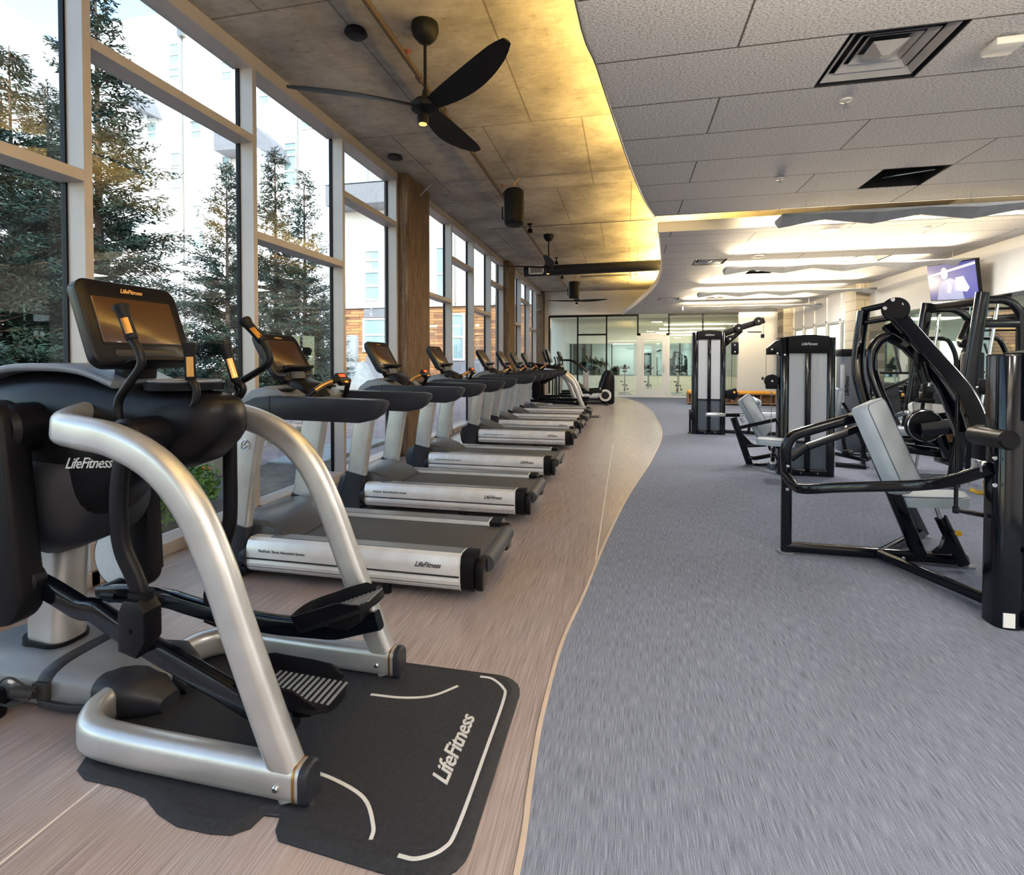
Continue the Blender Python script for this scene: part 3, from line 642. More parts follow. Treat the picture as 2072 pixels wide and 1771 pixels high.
# ================================================================ near elliptical
def elliptical(loc, label):
    T = thing('elliptical_trainer', loc, label, 'elliptical trainer')
    YN, YF, YC = 1.545, 2.265, 1.905; PN, PF = 1.70, 2.11
    xz = lambda Y, L: [(x, Y, z) for x, z in L]
    sil = rrect(.082, .122, .034, 4)
    up = [(-1.085, .03), (-1.20, .30), (-1.305, .56), (-1.40, .80), (-1.50, .985), (-1.64, 1.125), (-1.82, 1.205), (-1.98, 1.232)]
    for Y, s in ((YN, 1), (YF, -1)):
        pts = cat(xz(Y, up)+[(-2.10, Y+s*.03, 1.243), (-2.185, Y+s*.13, 1.255), (-2.23, Y+s*.27, 1.275)], 7)
        mk('side_rail', B().tube(pts, sil, side=(0, 1, 0)), 'silver', T)
        low = cat([(-1.05, Y, .078), (-1.45, Y, .080), (-1.80, Y, .083), (-1.97, Y+s*.02, .084), (-2.05, Y+s*.09, .084), (-2.08, Y+s*.17, .082), (-2.085, Y+s*.24, .08)], 7)
        br_ = mk('base_rail', B().tube(low, rrect(.088, .132, .036, 4), side=(0, 1, 0)), 'silver', T)
        mk('end_cap', B().tube([(-1.052, Y, .078), (-1.03, Y, .078), (-1.022, Y, .078)], rrect(.092, .136, .036, 4), side=(0, 1, 0), scale=lambda t: 1 if t < .9 else .88), 'dgrey', br_)
        b = B(); b.tube([(-1.075, Y, .078), (-1.066, Y, .078)], rrect(.0935, .137, .037, 4), side=(0, 1, 0)); mk('seam', b, 'bronze', br_)
        b = B(); b.cyl((-1.135, Y-.052, .07), (-1.135, Y-.040, .07), .011, 14, bev=.003); b.cyl((-1.04, Y, .0), (-1.04, Y, .02), .022, 12); mk('bolt', b, 'chrome', br_)
    # body, cover strip, hub
    body = [(-3.03, YC, 1.12, .06, .08), (-3.0, YC, 1.12, .12, .20), (-2.9, YC, 1.10, .155, .29), (-2.72, YC, 1.085, .18, .36), (-2.5, YC, 1.075, .19, .38), (-2.3, YC, 1.10, .185, .345), (-2.12, YC, 1.17, .165, .24), (-1.98, YC, 1.20, .15, .19), (-1.86, YC, 1.205, .145, .175), (-1.74, YC, 1.22, .135, .15), (-1.66, YC, 1.245, .11, .105), (-1.62, YC, 1.26, .07, .06)]
    bd = mk('drive_housing', B().loft(body, 28, 3.0), 'satin', T, ang=60)
    cp = cat([(-3.02, YC, 1.02), (-3.035, YC, 1.16), (-2.99, YC, 1.30), (-2.88, YC, 1.405), (-2.68, YC, 1.462), (-2.45, YC, 1.472), (-2.25, YC, 1.455), (-2.08, YC, 1.40)], 6)
    mk('top_cover', B().tube(cp, rrect(.315, .035, .016, 3), side=(0, 1, 0)), 'bgrey', bd)
    mk('belly_cover', B().loft([(-2.80, YC, .95, .05, .05), (-2.77, YC, .93, .20, .17), (-2.62, YC, .90, .225, .24), (-2.45, YC, .89, .225, .25), (-2.28, YC, .92, .21, .21), (-2.20, YC, .95, .05, .06)], 24, 3.0), 'dgrey', bd, ang=60)
    lg = at(178, 938, Y=YC-.228); brand('logo', tuple(lg), .30, (1, 0, .06), (0, 0, 1), 'lite', bd)
    # cup tray on the hub
    b = B(); R = []
    for r, z in ((.13, 1.375), (.135, 1.405), (.11, 1.412), (.10, 1.392), (.0, 1.388)):
        R.append([(-1.87+r*1.25*math.cos(a*PI/14), YC+r*math.sin(a*PI/14), z) for a in range(28)])
    b.skin(R); tr = mk('cup_tray', b, 'black', bd)
    b = B(); b.tube([(-1.87+.15*math.cos(a*PI/14), YC+.118*math.sin(a*PI/14), 1.412) for a in range(28)], .006, n=8, closed=True, side=(0, 0, 1)); mk('tray_rim', b, 'bgrey', tr)
    # pivots
    for Y0, Y1, nm_ in ((1.61, 1.80, 'n'), (2.01, 2.20, 'f')):
        b = B(); b.cyl((-1.875, Y0, 1.195), (-1.875, Y1, 1.195), .082, 30, bev=.014)
        mk('pivot_housing', b, 'satin', T); 
    b = B(); b.cyl((-1.875, 1.60, 1.195), (-1.875, 1.612, 1.195), .05, 20, bev=.004); b.cyl((-1.875, 2.198, 1.195), (-1.875, 2.23, 1.195), .03, 20, bev=.004); mk('pivot_cap', b, 'black', T)
    # console monitor
    TLc, TRc, BRc, BLc = V((-2.165, 1.675, 1.835)), V((-2.165, 2.135, 1.835)), V((-2.045, 2.135, 1.485)), V((-2.045, 1.675, 1.485))
    c = (TLc+TRc+BRc+BLc)/4; ux = (TRc-TLc).normalized(); uy = (TLc-BLc).normalized(); nz = ux.cross(uy)
    mon = mk('console', B().slab(c, ux, uy, .475, .385, .075, .055, 6, back=.86), 'satin', T, ang=50)
    mk('screen', B().slab(c+nz*.003+uy*.012, ux, uy, .375, .205, .004, .004, 2), 'screen', mon)
    b = B(); s0 = rrect(.395, .225, .006, 2); 
    b.slab(c+nz*.0015+uy*.012, ux, uy, .392, .222, .003, .006, 2); mk('bezel', b, 'black', mon)
    b = B(); b.slab(c+nz*.002-uy*.135, ux, uy, .30, .03, .003, .012, 4); mk('button_row', b, 'dgrey', mon)
    brand('logo', c+nz*.003+uy*.150, .135, ux, uy, 'bronze_ink', mon)
    b = B(); b.slab(c+nz*.045-uy*.20, ux, nz*1.0, .32, .08, .02, .03, 4); mk('reading_ledge', b, 'black', mon)
    b = B(); b.tube([(-2.13, YC, 1.40), (-2.12, YC, 1.50)], rrect(.16, .09, .03, 3), side=(0, 1, 0)); b.tube([(-2.13, YC, 1.52), (-2.16, YC, 1.62)], rrect(.26, .08, .03, 3), side=(0, 1, 0)); mk('console_neck', b, 'satin', T)
    # moving handles with grips
    def grip(b, p0, p1, r0=.021, r1=.030):
        p0, p1 = V(p0), V(p1); d = p1-p0
        b.tube([p0, p0+d*.04, p0+d*.5, p0+d*.8, p0+d*.93, p0+d*.99, p1], circ(r0, 14), scale=lambda t: (.9, 1.05, 1.0, 1.12, r1/r0, r1/r0*.95, .75)[min(6, int(round(t*6)))])
    for k, (Y, pts) in enumerate(((1.67, [(240, 862), (240, 812), (262, 775), (285, 740), (282, 712), (268, 688), (243, 618)]), (2.14, [(461, 818), (484, 796), (480, 778), (505, 762), (541, 738), (545, 716), (533, 692), (494, 648)]))):
        P = [at(px, py, Y=Y) for px, py in pts]
        hb = mk('moving_handle', B().tube(cat(P[:-1], 6), .0165, n=12), 'satin', T)
        b = B(); grip(b, P[-2], P[-1]); g = mk('grip', b, 'black', hb)
        q = P[-2]+(P[-1]-P[-2])*.18; w = P[-2]+(P[-1]-P[-2])*.62; o_ = V((.013, -.014, 0))
        b = B(); b.tube([q+o_, q+(w-q)*.5+o_*1.05, w+o_], rrect(.026, .010, .004, 2), side=(1, .9, 0)); mk('heart_rate_contact', b, 'bronze', g)
    for Y, pts in ((1.80, [(383, 832), (396, 812), (397, 785), (386, 770), (383, 693)]), (2.03, [(462, 812), (484, 803), (492, 785), (478, 772), (455, 698)])):
        P = [at(px, py, Y=Y) for px, py in pts]; P[0].z = min(P[0].z, 1.33)
        hb = mk('fixed_handle', B().tube(cat(P[:-1], 6), .0155, n=12), 'satin', T)
        b = B(); grip(b, P[-2], P[-1], .020, .027); g = mk('grip', b, 'black', hb)
        q = P[-2]+(P[-1]-P[-2])*.10; w = P[-2]+(P[-1]-P[-2])*.62; o_ = V((.012, -.014, 0))
        b = B(); b.tube([q+o_, w+o_], rrect(.027, .010, .004, 2), side=(1, .9, 0)); mk('heart_rate_contact', b, 'bronze', g)
    # lower arms, links, pedals
    A2 = lambda Y, L: [(at(px, py, Y=Y).x, at(px, py, Y=Y).z) for px, py in L]
    near_arm = [(-1.885, 1.15)]+A2(1.635, [(241, 985), (241, 1060), (250, 1115), (272, 1165), (285, 1205), (286, 1240)])
    far_arm = [(-1.88, 1.15), (-1.88, 1.0), (-1.88, .80), (-1.89, .68), (-1.925, .58), (-1.935, .50), (-1.935, .36)]
    for Y, arm, link, pc, tilt, jt in ((1.635, near_arm, A2(1.665, [(60, 1172), (100, 1192), (165, 1232), (190, 1232), (270, 1290), (360, 1340), (450, 1392), (520, 1436), (600, 1450)]), (-1.215, 1.715, .276), -.03, A2(1.60, [(270, 1275)])[0]),
                                 (2.175, far_arm, [(-2.64, .30), (-2.5, .315), (-2.2, .315), (-2.13, .30), (-1.9, .265), (-1.6, .25), (-1.3, .26), (-1.08, .33)], (-1.24, 2.09, .395), .40, (-1.94, .31))):
        s = 1 if Y < 1.9 else -1
        mk('lower_arm', B().tube(cat(xz(Y-.0, arm), 6), rrect(.042, .068, .018, 3), side=(0, 1, 0)), 'satin', T)
        lk = mk('pedal_lever', B().tube(fil(xz(Y+s*.03, link), .04, 4), rrect(.05, .085, .014, 3), side=(0, 1, 0)), 'gloss', T)
        b = B(); x, z = jt; b.prism([(x-.062, z-.085), (x+.02, z-.105), (x+.062, z-.04), (x+.062, z+.075), (x+.03, z+.115), (x-.035, z+.115), (x-.062, z+.06)], 'Y', Y-.05, Y+.035, .012); kn = mk('joint_cover', b, 'satin', T)
        b = B(); b.cyl((x, Y-.056, z), (x, Y-.048, z), .008, 10); mk('joint_cap', b, 'black', kn); b = B(); b.tube([(x, Y, z+.105), (x, Y, z+.135)], rrect(.06, .085, .02, 3), side=(0, 1, 0)); mk('joint_collar', b, 'black', kn)
        # pedal: tray with raised side walls and ribbed deck
        cx, cy, cz = pc; ct, st = math.cos(tilt), math.sin(tilt)
        def L(x, y, z): return V((cx+x*ct-z*st, cy+y, cz+x*st+z*ct))
        hw = .090
        outl = [(-.21, -.03), (-.195, -.065), (-.15, -hw), (.14, -hw), (.185, -.065), (.20, -.03), (.20, .03), (.185, .065), (.14, hw), (-.15, hw), (-.195, .065), (-.21, .03)]
        b = B(); b.skin([[L(x, y, -.028) for x, y in outl], [L(x, y, 0) for x, y in outl]]); pd = mk('pedal', b, 'black', T)
        wall = [(-.06, -hw), (-.15, -hw), (-.195, -.065), (-.21, -.03), (-.21, .03), (-.195, .065), (-.15, hw), (-.06, hw), (.02, hw), (.10, hw), (.15, hw)]
        hs = [.05, .052, .054, .055, .055, .054, .052, .05, .05, .045, .012]
        if s > 0: wall2 = [(.15, -hw), (.11, -hw), (.06, -hw)]+wall
        else: wall2 = [(.15, -hw), (.11, -hw), (.06, -hw)]+wall
        hs2 = [.008, .022, .045]+hs; b = B(); R = []
        for (x, y), h in zip(wall2, hs2):
            q = 1-.006/max(.05, math.hypot(x, y)); R.append([L(x, y, -.01), L(x*1.03, y*1.06, h), L(x*q, y*.97, h+.003), L(x*.96, y*.90, -.005)])
        b.skin(R); mk('side_wall', b, 'satin', pd)
        b = B()
        for k in range(13):
            x = -.10+k*.0235; b.box(x-.0055, x+.0055, -.066, .066, 0, .005, .001, 1)
        for v_ in b.bm.verts: v_.co = L(*v_.co)
        mk('tread_ribs', b, 'bgrey', pd)
        b = B(); b.tube([L(-.155+.036*math.cos(a*PI/10), .036*math.sin(a*PI/10), .003) for a in range(20)], .003, n=6, closed=True, side=(0, 0, 1)); mk('emblem_ring', b, 'dgrey', pd)
        b = B(); b.prism([(-.06, -.028), (.12, -.028), (.10, -.075), (.02, -.095), (-.06, -.06)], 'Y', -.045, .045, .008)
        for v_ in b.bm.verts: v_.co = L(*v_.co)
        mk('pedal_bracket', b, 'black', pd)
    # front swing covers
    b = B()
    def capsule(x0, z0_, x1, z1_, r0, r1):
        o = []
        d = V((x1-x0, 0, z1_-z0_)).normalized(); p = V((d.z, 0, -d.x))
        for k in range(11):
            a = PI*k/10; o.append((x0+p.x*r0*math.cos(a)-d.x*r0*math.sin(a), z0_+p.z*r0*math.cos(a)-d.z*r0*math.sin(a)))
        for k in range(11):
            a = PI*k/10; o.append((x1-p.x*r1*math.cos(a)+d.x*r1*math.sin(a), z1_-p.z*r1*math.cos(a)+d.z*r1*math.sin(a)))
        return o
    b.prism(capsule(-2.50, 1.24, -2.44, .56, .10, .125), 'Y', 1.56, 1.665, .02); mk('swing_arm_cover', b, 'black', T)
    b = B(); b.cyl((-2.47, 1.60, 1.22), (-2.47, 1.85, 1.22), .105, 28, bev=.02); mk('swing_pivot', b, 'satin', T); mk('crank_pivot', B().cyl((-2.38, 1.61, .60), (-2.38, 1.67, .60), .07, 24, bev=.01), 'satin', T)
    b = B(); b.prism(capsule(-2.47, 1.0, -2.44, .42, .10, .085), 'Y', 2.17, 2.25, .018); mk('swing_arm_cover', b, 'black', T)
    b = B(); b.cyl((-2.62, 2.235, .455), (-2.62, 2.26, .455), .168, 36, bev=.006); wd = mk('crank_disc', b, 'white_metal', T)
    b = B(); b.cyl((-2.62, 2.242, .455), (-2.62, 2.266, .455), .174, 36); mk('disc_rim', b, 'black', wd)
    b = B(); b.cyl((-2.60, 2.13, .305), (-2.60, 2.23, .305), .048, 22, bev=.008); b.cyl((-2.60, 2.13, .305), (-2.52, 2.13, .305), .02); mk('link_pivot', b, 'satin', T)
    # stand and foot shroud
    mk('stand_column', B().tube([(-2.60, YC, .10), (-2.585, YC, .45), (-2.56, YC, .82)], rrect(.16, .215, .06, 5), side=(0, 1, 0)), 'silver', T, ang=50)
    b = B(); b.tube([(-2.605, YC, .155), (-2.60, YC, .225)], rrect(.185, .245, .07, 5), side=(0, 1, 0)); mk('column_collar', b, 'black', T)
    b = B(); b.loft([(-3.03, YC, .07, .12, .03), (-3.0, YC, .085, .19, .075), (-2.85, YC, .10, .215, .095), (-2.6, YC, .105, .22, .10), (-2.35, YC, .10, .21, .095), (-2.12, YC, .085, .17, .08), (-2.0, YC, .075, .14, .065), (-1.96, YC, .07, .09, .04)], 28, 3.4)
    fs = mk('foot_shroud', b, 'bgrey', T, ang=50)
    b = B(); b.loft([(-2.425, YC, .1015, .2145, .0975), (-2.42, YC, .1015, .2170, .0995), (-2.36, YC, .1005, .2145, .0985), (-2.355, YC, .1, .2120, .0965)], 28, 3.4); b.tube(cat([(-2.40, 1.688, .06), (-2.25, 1.695, .052), (-2.12, 1.72, .055)], 6), rrect(.034, .016, .006, 2), side=(0, 0, 1)); mk('shroud_band', b, 'dgrey', fs)
    b = B(); b.box(-2.42, -2.34, 1.672, 1.69, .085, .15, .003); pw = mk('power_socket', b, 'dark', fs)
    b = B(); b.tube(cat([(-2.385, 1.665, .125), (-2.41, 1.63, .175), (-2.45, 1.62, .20), (-2.51, 1.63, .18), (-2.56, 1.64, .13), (-2.53, 1.62, .09), (-2.46, 1.62, .085), (-2.40, 1.65, .10)], 6), .0045, n=8); b.tube([(-2.39, 1.665, .12), (-2.47, 1.64, .13)], .022, n=12); pc_ = mk('power_cord', b, 'rubber', pw)
    b = B(); b.tube([(-2.435, 1.619, .187), (-2.455, 1.618, .192)], rrect(.018, .012, .003), side=(0, 1, 0)); mk('cord_tag', b, 'lite', pc_)
    b = B(); b.loft([(-2.20, 1.80, .08, .03, .03), (-2.17, 1.80, .085, .085, .08), (-2.05, 1.80, .085, .095, .085), (-1.97, 1.82, .07, .085, .065), (-1.90, 1.84, .04, .05, .03)], 18, 3.2); mk('rail_boot', b, 'dgrey', fs)
    b = B(); b.loft([(-2.20, 2.01, .08, .03, .03), (-2.17, 2.01, .085, .085, .08), (-2.05, 2.01, .085, .095, .085), (-1.97, 1.99, .07, .085, .065), (-1.90, 1.97, .04, .05, .03)], 18, 3.2); mk('rail_boot', b, 'dgrey', fs)
    b = B(); b.box(-2.66, -2.535, 1.56, 1.67, .0, .13, .025); b.tube([(-2.62, 1.62, .05), (-2.62, 1.80, .05)], rrect(.06, .06, .02), side=(1, 0, 0)); mk('front_foot', b, 'black', T)
    return T
E1 = elliptical((-2.0, 1.905, 0), 'large silver and black elliptical trainer in the left foreground standing on a black mat')
# mat under it
t = thing('floor_mat', (-1.2, 1.9, 0), 'black textured rubber mat with raised lettering under the nearest elliptical trainer', 'floor mat')
def rc(cx, cy, r, a0, a1, n=5): return [(cx+r*math.cos(math.radians(a0+(a1-a0)*k/n)), cy+r*math.sin(math.radians(a0+(a1-a0)*k/n))) for k in range(n+1)]
mo = [(-1.88, 1.462), (-1.72, 1.46), (-1.60, 1.445), (-1.50, 1.40), (-1.40, 1.375), (-1.28, 1.375), (-1.21, 1.385), (-1.165, 1.42), (-1.155, 1.47), (-1.10, 1.475), (-1.082, 1.43), (-1.05, 1.40)]+[(-.70, 1.375)]+rc(-.58, 1.50, .125, -90, 0)+rc(-.58, 2.25, .125, 0, 90)+[(-1.0, 2.375), (-1.9, 2.375)]+rc(-2.0, 2.28, .09, 90, 180, 3)+[(-2.06, 1.75), (-1.99, 1.56), (-1.95, 1.49)]
b = B(); P = [V((x, y, 0)) for x, y in mo]; cc = V((-1.3, 1.88, 0))
def inset(d, z): 
    out = []
    n = len(P)
    for k in range(n):
        a = (P[k]-P[k-1]).normalized(); c_ = (P[(k+1) % n]-P[k]).normalized(); m_ = V((-(a.y+c_.y), a.x+c_.x, 0)).normalized(); q = P[k]+m_*d; out.append((q.x, q.y, z))
    return out
b.skin([inset(0, .001), inset(0, .006), inset(.006, .010), inset(.03, .011), inset(.034, .0135), inset(.04, .014)]); mk('base', b, 'mat', t)
b = B()
b.tube(cat([(-.66, 1.425, .0145), (-.60, 1.428, .0145), (-.535, 1.475, .0145), (-.515, 1.56, .0145), (-.513, 1.9, .0145), (-.515, 2.20, .0145), (-.535, 2.27, .0145), (-.60, 2.325, .0145), (-.66, 2.33, .0145)], 6), rrect(.013, .003, .001, 1), side=(0, 1, 0))
b.tube(cat([(-1.62, 1.66, .0145), (-1.4, 1.665, .0145), (-1.15, 1.66, .0145), (-1.0, 1.64, .0145), (-.86, 1.59, .0145), (-.78, 1.50, .0145), (-.765, 1.455, .0145)], 6), rrect(.013, .003, .001, 1), side=(0, 1, 0))
b.tube(cat([(-1.10, 2.10, .0145), (-.95, 2.11, .0145), (-.83, 2.15, .0145), (-.74, 2.24, .0145)], 6), rrect(.013, .003, .001, 1), side=(0, 1, 0))
mk('raised_line', b, 'silverline', t)
brand('raised_lettering', (-.632, 1.875, .0155), .45, (0, 1, 0), (-1, 0, 0), 'silverline', t, ext=.002)

# ================================================================ treadmills (near long side at y = Y0)
def treadmill(label):
    Y0 = 3.03; Y1 = 3.89; T = thing('treadmill', (-1.7, 3.46, 0), label, 'treadmill', 'treadmills facing the windows'); YC = (Y0+Y1)/2
    b = B(); b.box(-2.62, -.86, Y0+.13, Y1-.13, .13, .265, .02); b.cyl((-.86, Y0+.13, .215), (-.86, Y1-.13, .215), .056, 24); mk('running_belt', b, 'belt', T)
    for y, s in ((Y0, 1), (Y1, -1)):
        q = lambda v_: y+s*v_
        pr = [(q(.03), .075), (q(.008), .10), (q(.0), .135), (q(.004), .158), (q(.012), .162), (q(.012), .168), (q(.0), .172), (q(-.002), .21), (q(.004), .25), (q(.02), .283), (q(.05), .297), (q(.15), .292), (q(.15), .11)]
        rl = mk('side_rail', B().prism(pr, 'X', -2.50, -.985, 0), 'white_metal', T, ang=22)
        b = B(); b.prism([(q(.055), .290), (q(.055), .302), (q(.145), .298), (q(.145), .285)], 'X', -2.35, -1.0); mk('foot_strip', b, 'bgrey', rl)
        b = B(); pr2 = [(q(.03)*1.0, .07), (q(.002), .095), (q(-.006), .15), (q(-.006), .24), (q(.01), .29), (q(.05), .304), (q(.16), .296), (q(.16), .09)]
        b.prism(pr2, 'X', -.985, -.90, .0); b.prism([(q(.04), .075), (q(.01), .11), (q(.005), .2), (q(.02), .25), (q(.06), .27), (q(.15), .25), (q(.15), .09)], 'X', -.90, -.845, .012); mk('rear_cap', b, 'satin', T)
        b = B(); b.prism(pr2, 'X', -.992, -.984); mk('cap_trim', b, 'lite', rl)
        b = B(); b.cyl((-2.50, q(.055), .17), (-2.555, q(.055), .17), .085, 22, r2=.07); mk('front_cap', b, 'dgrey', T)
        # boot, upright
        b = B(); b.tube([(-2.66, q(.03), .035), (-2.66, q(.035), .1), (-2.63, q(.045), .25), (-2.60, q(.05), .385)], rrect(.105, .225, .03, 3), side=(0, 1, 0), scale=lambda t: 1.12-.2*t); mk('boot', b, 'dgrey', T, ang=45)
        b = B(); b.tube(cat([(-2.60, q(.05), .37), (-2.575, q(.048), .55), (-2.535, q(.045), .80), (-2.485, q(.045), 1.06), (-2.45, q(.05), 1.16)], 3), rrect(.075, .195, .022, 4), side=(0, 1, 0), scale=lambda t: .97+.10*t); upr = mk('upright', b, 'silver', T, ang=50)
        if s > 0:
            b = B(); c = V((-2.50, q(.003)-.001, .93)); b.tube([c+V((.034*math.cos(a*PI/12), 0, .034*math.sin(a*PI/12))) for a in range(24)], .0025, n=6, closed=True, side=(0, 1, 0)); 
            b.tube([c+V((.012, 0, .028)), c+V((-.016, 0, -.002)), c+V((.014, 0, .0)), c+V((-.016, 0, -.028))], .003, n=6, side=(0, 1, 0)); b.tube([c+V((.026, 0, .004)), c+V((.0, 0, -.014)), c+V((.02, 0, -.02))], .0025, n=6, side=(0, 1, 0)); mk('emblem', b, 'chrome', upr)
        # arm rest
        pr = [(-2.60, 1.115), (-2.44, 1.115), (-1.66, 1.10), (-1.58, 1.118), (-1.525, 1.155), (-1.492, 1.21), (-1.492, 1.238), (-1.53, 1.25), (-1.60, 1.25), (-2.30, 1.262), (-2.42, 1.255), (-2.55, 1.20), (-2.62, 1.15)]
        b = B(); b.prism(pr, 'Y', q(-.012), q(.10), .014); ar = mk('arm_rest', b, 'dgrey', T, ang=40)
        b = B(); b.prism([(x, z) for x, z in ((-2.302, 1.108), (-2.296, 1.108), (-2.296, 1.264), (-2.302, 1.264))], 'Y', q(-.0125), q(.101)); mk('arm_seam', b, 'black', ar)
    # motor hood
    b = B(); R = []
    prf = [(-2.86, .06), (-2.88, .20), (-2.84, .32), (-2.72, .385), (-2.58, .40), (-2.45, .385), (-2.32, .33), (-2.22, .275), (-2.22, .10)]
    b.prism(prf, 'Y', Y0+.115, Y1-.115, .03); mk('motor_hood', b, 'hood', T, ang=40)
    for y_, s_ in ((Y0, 1), (Y1, -1)):
        b = B(); b.box(-2.50, -.985, min(y_-s_*.0025, y_+s_*.02), max(y_-s_*.0025, y_+s_*.02), .1615, .1665); b.box(-2.50, -.985, min(y_+s_*.004, y_+s_*.02), max(y_+s_*.004, y_+s_*.02), .108, .112); mk('rail_groove', b, 'ink', T)
    b = B(); b.box(-2.80, -2.50, Y0-.01, Y1+.01, .045, .11, .02); 
    for x in (-2.66, -1.5):
        for y in (Y0+.06, Y1-.06): b.cyl((x, y, 0), (x, y, .09), .028, 12)
    mk('under_frame', b, 'black', T)
    b = B(); b.box(-2.45, -1.0, Y0+.06, Y1-.06, .06, .13); mk('deck_underside', b, 'black', T)
    # dash between the arms
    b = B(); b.prism([(-2.66, 1.15), (-2.60, 1.24), (-2.52, 1.30), (-2.40, 1.325), (-2.30, 1.29), (-2.20, 1.235), (-2.18, 1.15), (-2.40, 1.10)], 'Y', Y0+.085, Y1-.085, .02); ds = mk('dashboard', b, 'bgrey', T, ang=30)
    b = B()
    for y in (Y0+.17, Y1-.17): b.lathe([(.001, 1.292), (.052, 1.292), (.062, 1.30), (.058, 1.308), (.048, 1.305), (.042, 1.297), (.001, 1.296)], (-2.30, y, 0), n=20)
    mk('cup_holder', b, 'black', ds)
    b = B(); b.prism([(-2.42, 1.27), (-2.36, 1.37), (-2.27, 1.33), (-2.19, 1.24), (-2.25, 1.18)], 'Y', YC-.13, YC+.13, .02); mk('console_base', b, 'satin', T)
    # heart-rate bar
    arch = cat([(-2.17, YC-.27, 1.215), (-2.13, YC-.235, 1.27), (-2.08, YC-.17, 1.325), (-2.03, YC-.09, 1.355), (-2.02, YC, 1.362), (-2.03, YC+.09, 1.355), (-2.08, YC+.17, 1.325), (-2.13, YC+.235, 1.27), (-2.17, YC+.27, 1.215)], 6)
    hb = mk('sensor_bar', B().tube(arch, .019, n=12), 'satin', T)
    b = B(); b.tube([p+V((.004, 0, .003)) for p in arch[8:17]], .0185, n=12); b.tube([p+V((.004, 0, .003)) for p in arch[-17:-8]], .0185, n=12); mk('heart_rate_contact', b, 'bronze', hb)
    ux, uy = V((0, 1, 0)), V((-.62, 0, .78)); c = V((-2.015, YC, 1.375)); nz = ux.cross(uy)
    kp = mk('keypad', B().slab(c, ux, uy, .135, .10, .045, .025, 4, back=.8), 'satin', T)
    mk('speed_display', B().slab(c+nz*.001+uy*.022, ux, uy, .085, .026, .002, .004, 2), 'red', kp); mk('lower_display', B().slab(c+nz*.001-uy*.008, ux, uy, .04, .018, .002, .003, 2), 'green_led', kp); mk('stop_button', B().slab(c+nz*.001-uy*.036, ux, uy, .045, .016, .002, .004, 2), 'orange_led', kp)
    # monitor
    c = V((-2.49, YC, 1.545)); ux, uy = V((0, 1, 0)), V((-.50, 0, .866)).normalized(); nz = ux.cross(uy)
    mon = mk('console', B().slab(c, ux, uy, .465, .36, .07, .05, 6, back=.86), 'dgrey', T, ang=50)
    mk('bezel', B().slab(c+nz*.001, ux, uy, .435, .33, .003, .04, 5), 'satin', mon)
    mk('screen', B().slab(c+nz*.003+uy*.012, ux, uy, .355, .215, .003, .004, 2), 'screen', mon)
    brand('logo', c+nz*.0025+uy*.143, .11, ux, uy, 'bronze_ink', mon)
    b = B(); b.slab(c+nz*.04-uy*.155, ux, nz, .32, .075, .02, .02, 4); b.slab(c-uy*.19+nz*.0, ux, uy, .30, .06, .05, .02, 3); mk('reading_ledge', b, 'black', mon)
    b = B(); b.tube([(-2.40, YC, 1.28), (-2.45, YC, 1.46)], rrect(.22, .08, .03, 3), side=(0, 1, 0)); mk('console_neck', b, 'satin', T)
    brand('logo', (-1.20, Y0-.0035, .228), .215, (1, 0, 0), (0, .05, 1), 'ink', T)
    text('rail_lettering', 'FlexDeck  Shock Absorption System', .0235, (-2.23, Y0-.0035, .222), (1, 0, 0), (0, .05, 1), 'stack', T, bold=.0003)
    return T
tm = treadmill('silver treadmill first in the row, just behind the nearest elliptical trainer')
names = ['treadmill second in the row, beside the window before the first concrete column', 'treadmill third in the row, standing in front of the first concrete column', 'treadmill fourth in the row, just past the first concrete column', 'treadmill fifth in the row counted from the foreground', 'treadmill sixth in the row, second to last of the treadmills', 'last treadmill of the row, next to the far elliptical trainer']
for y, l in zip((4.66, 6.36, 8.72, 10.2, 11.5, 12.85), names): copy_tree(tm, loc=(-1.7, y+.43, 0), label=l)

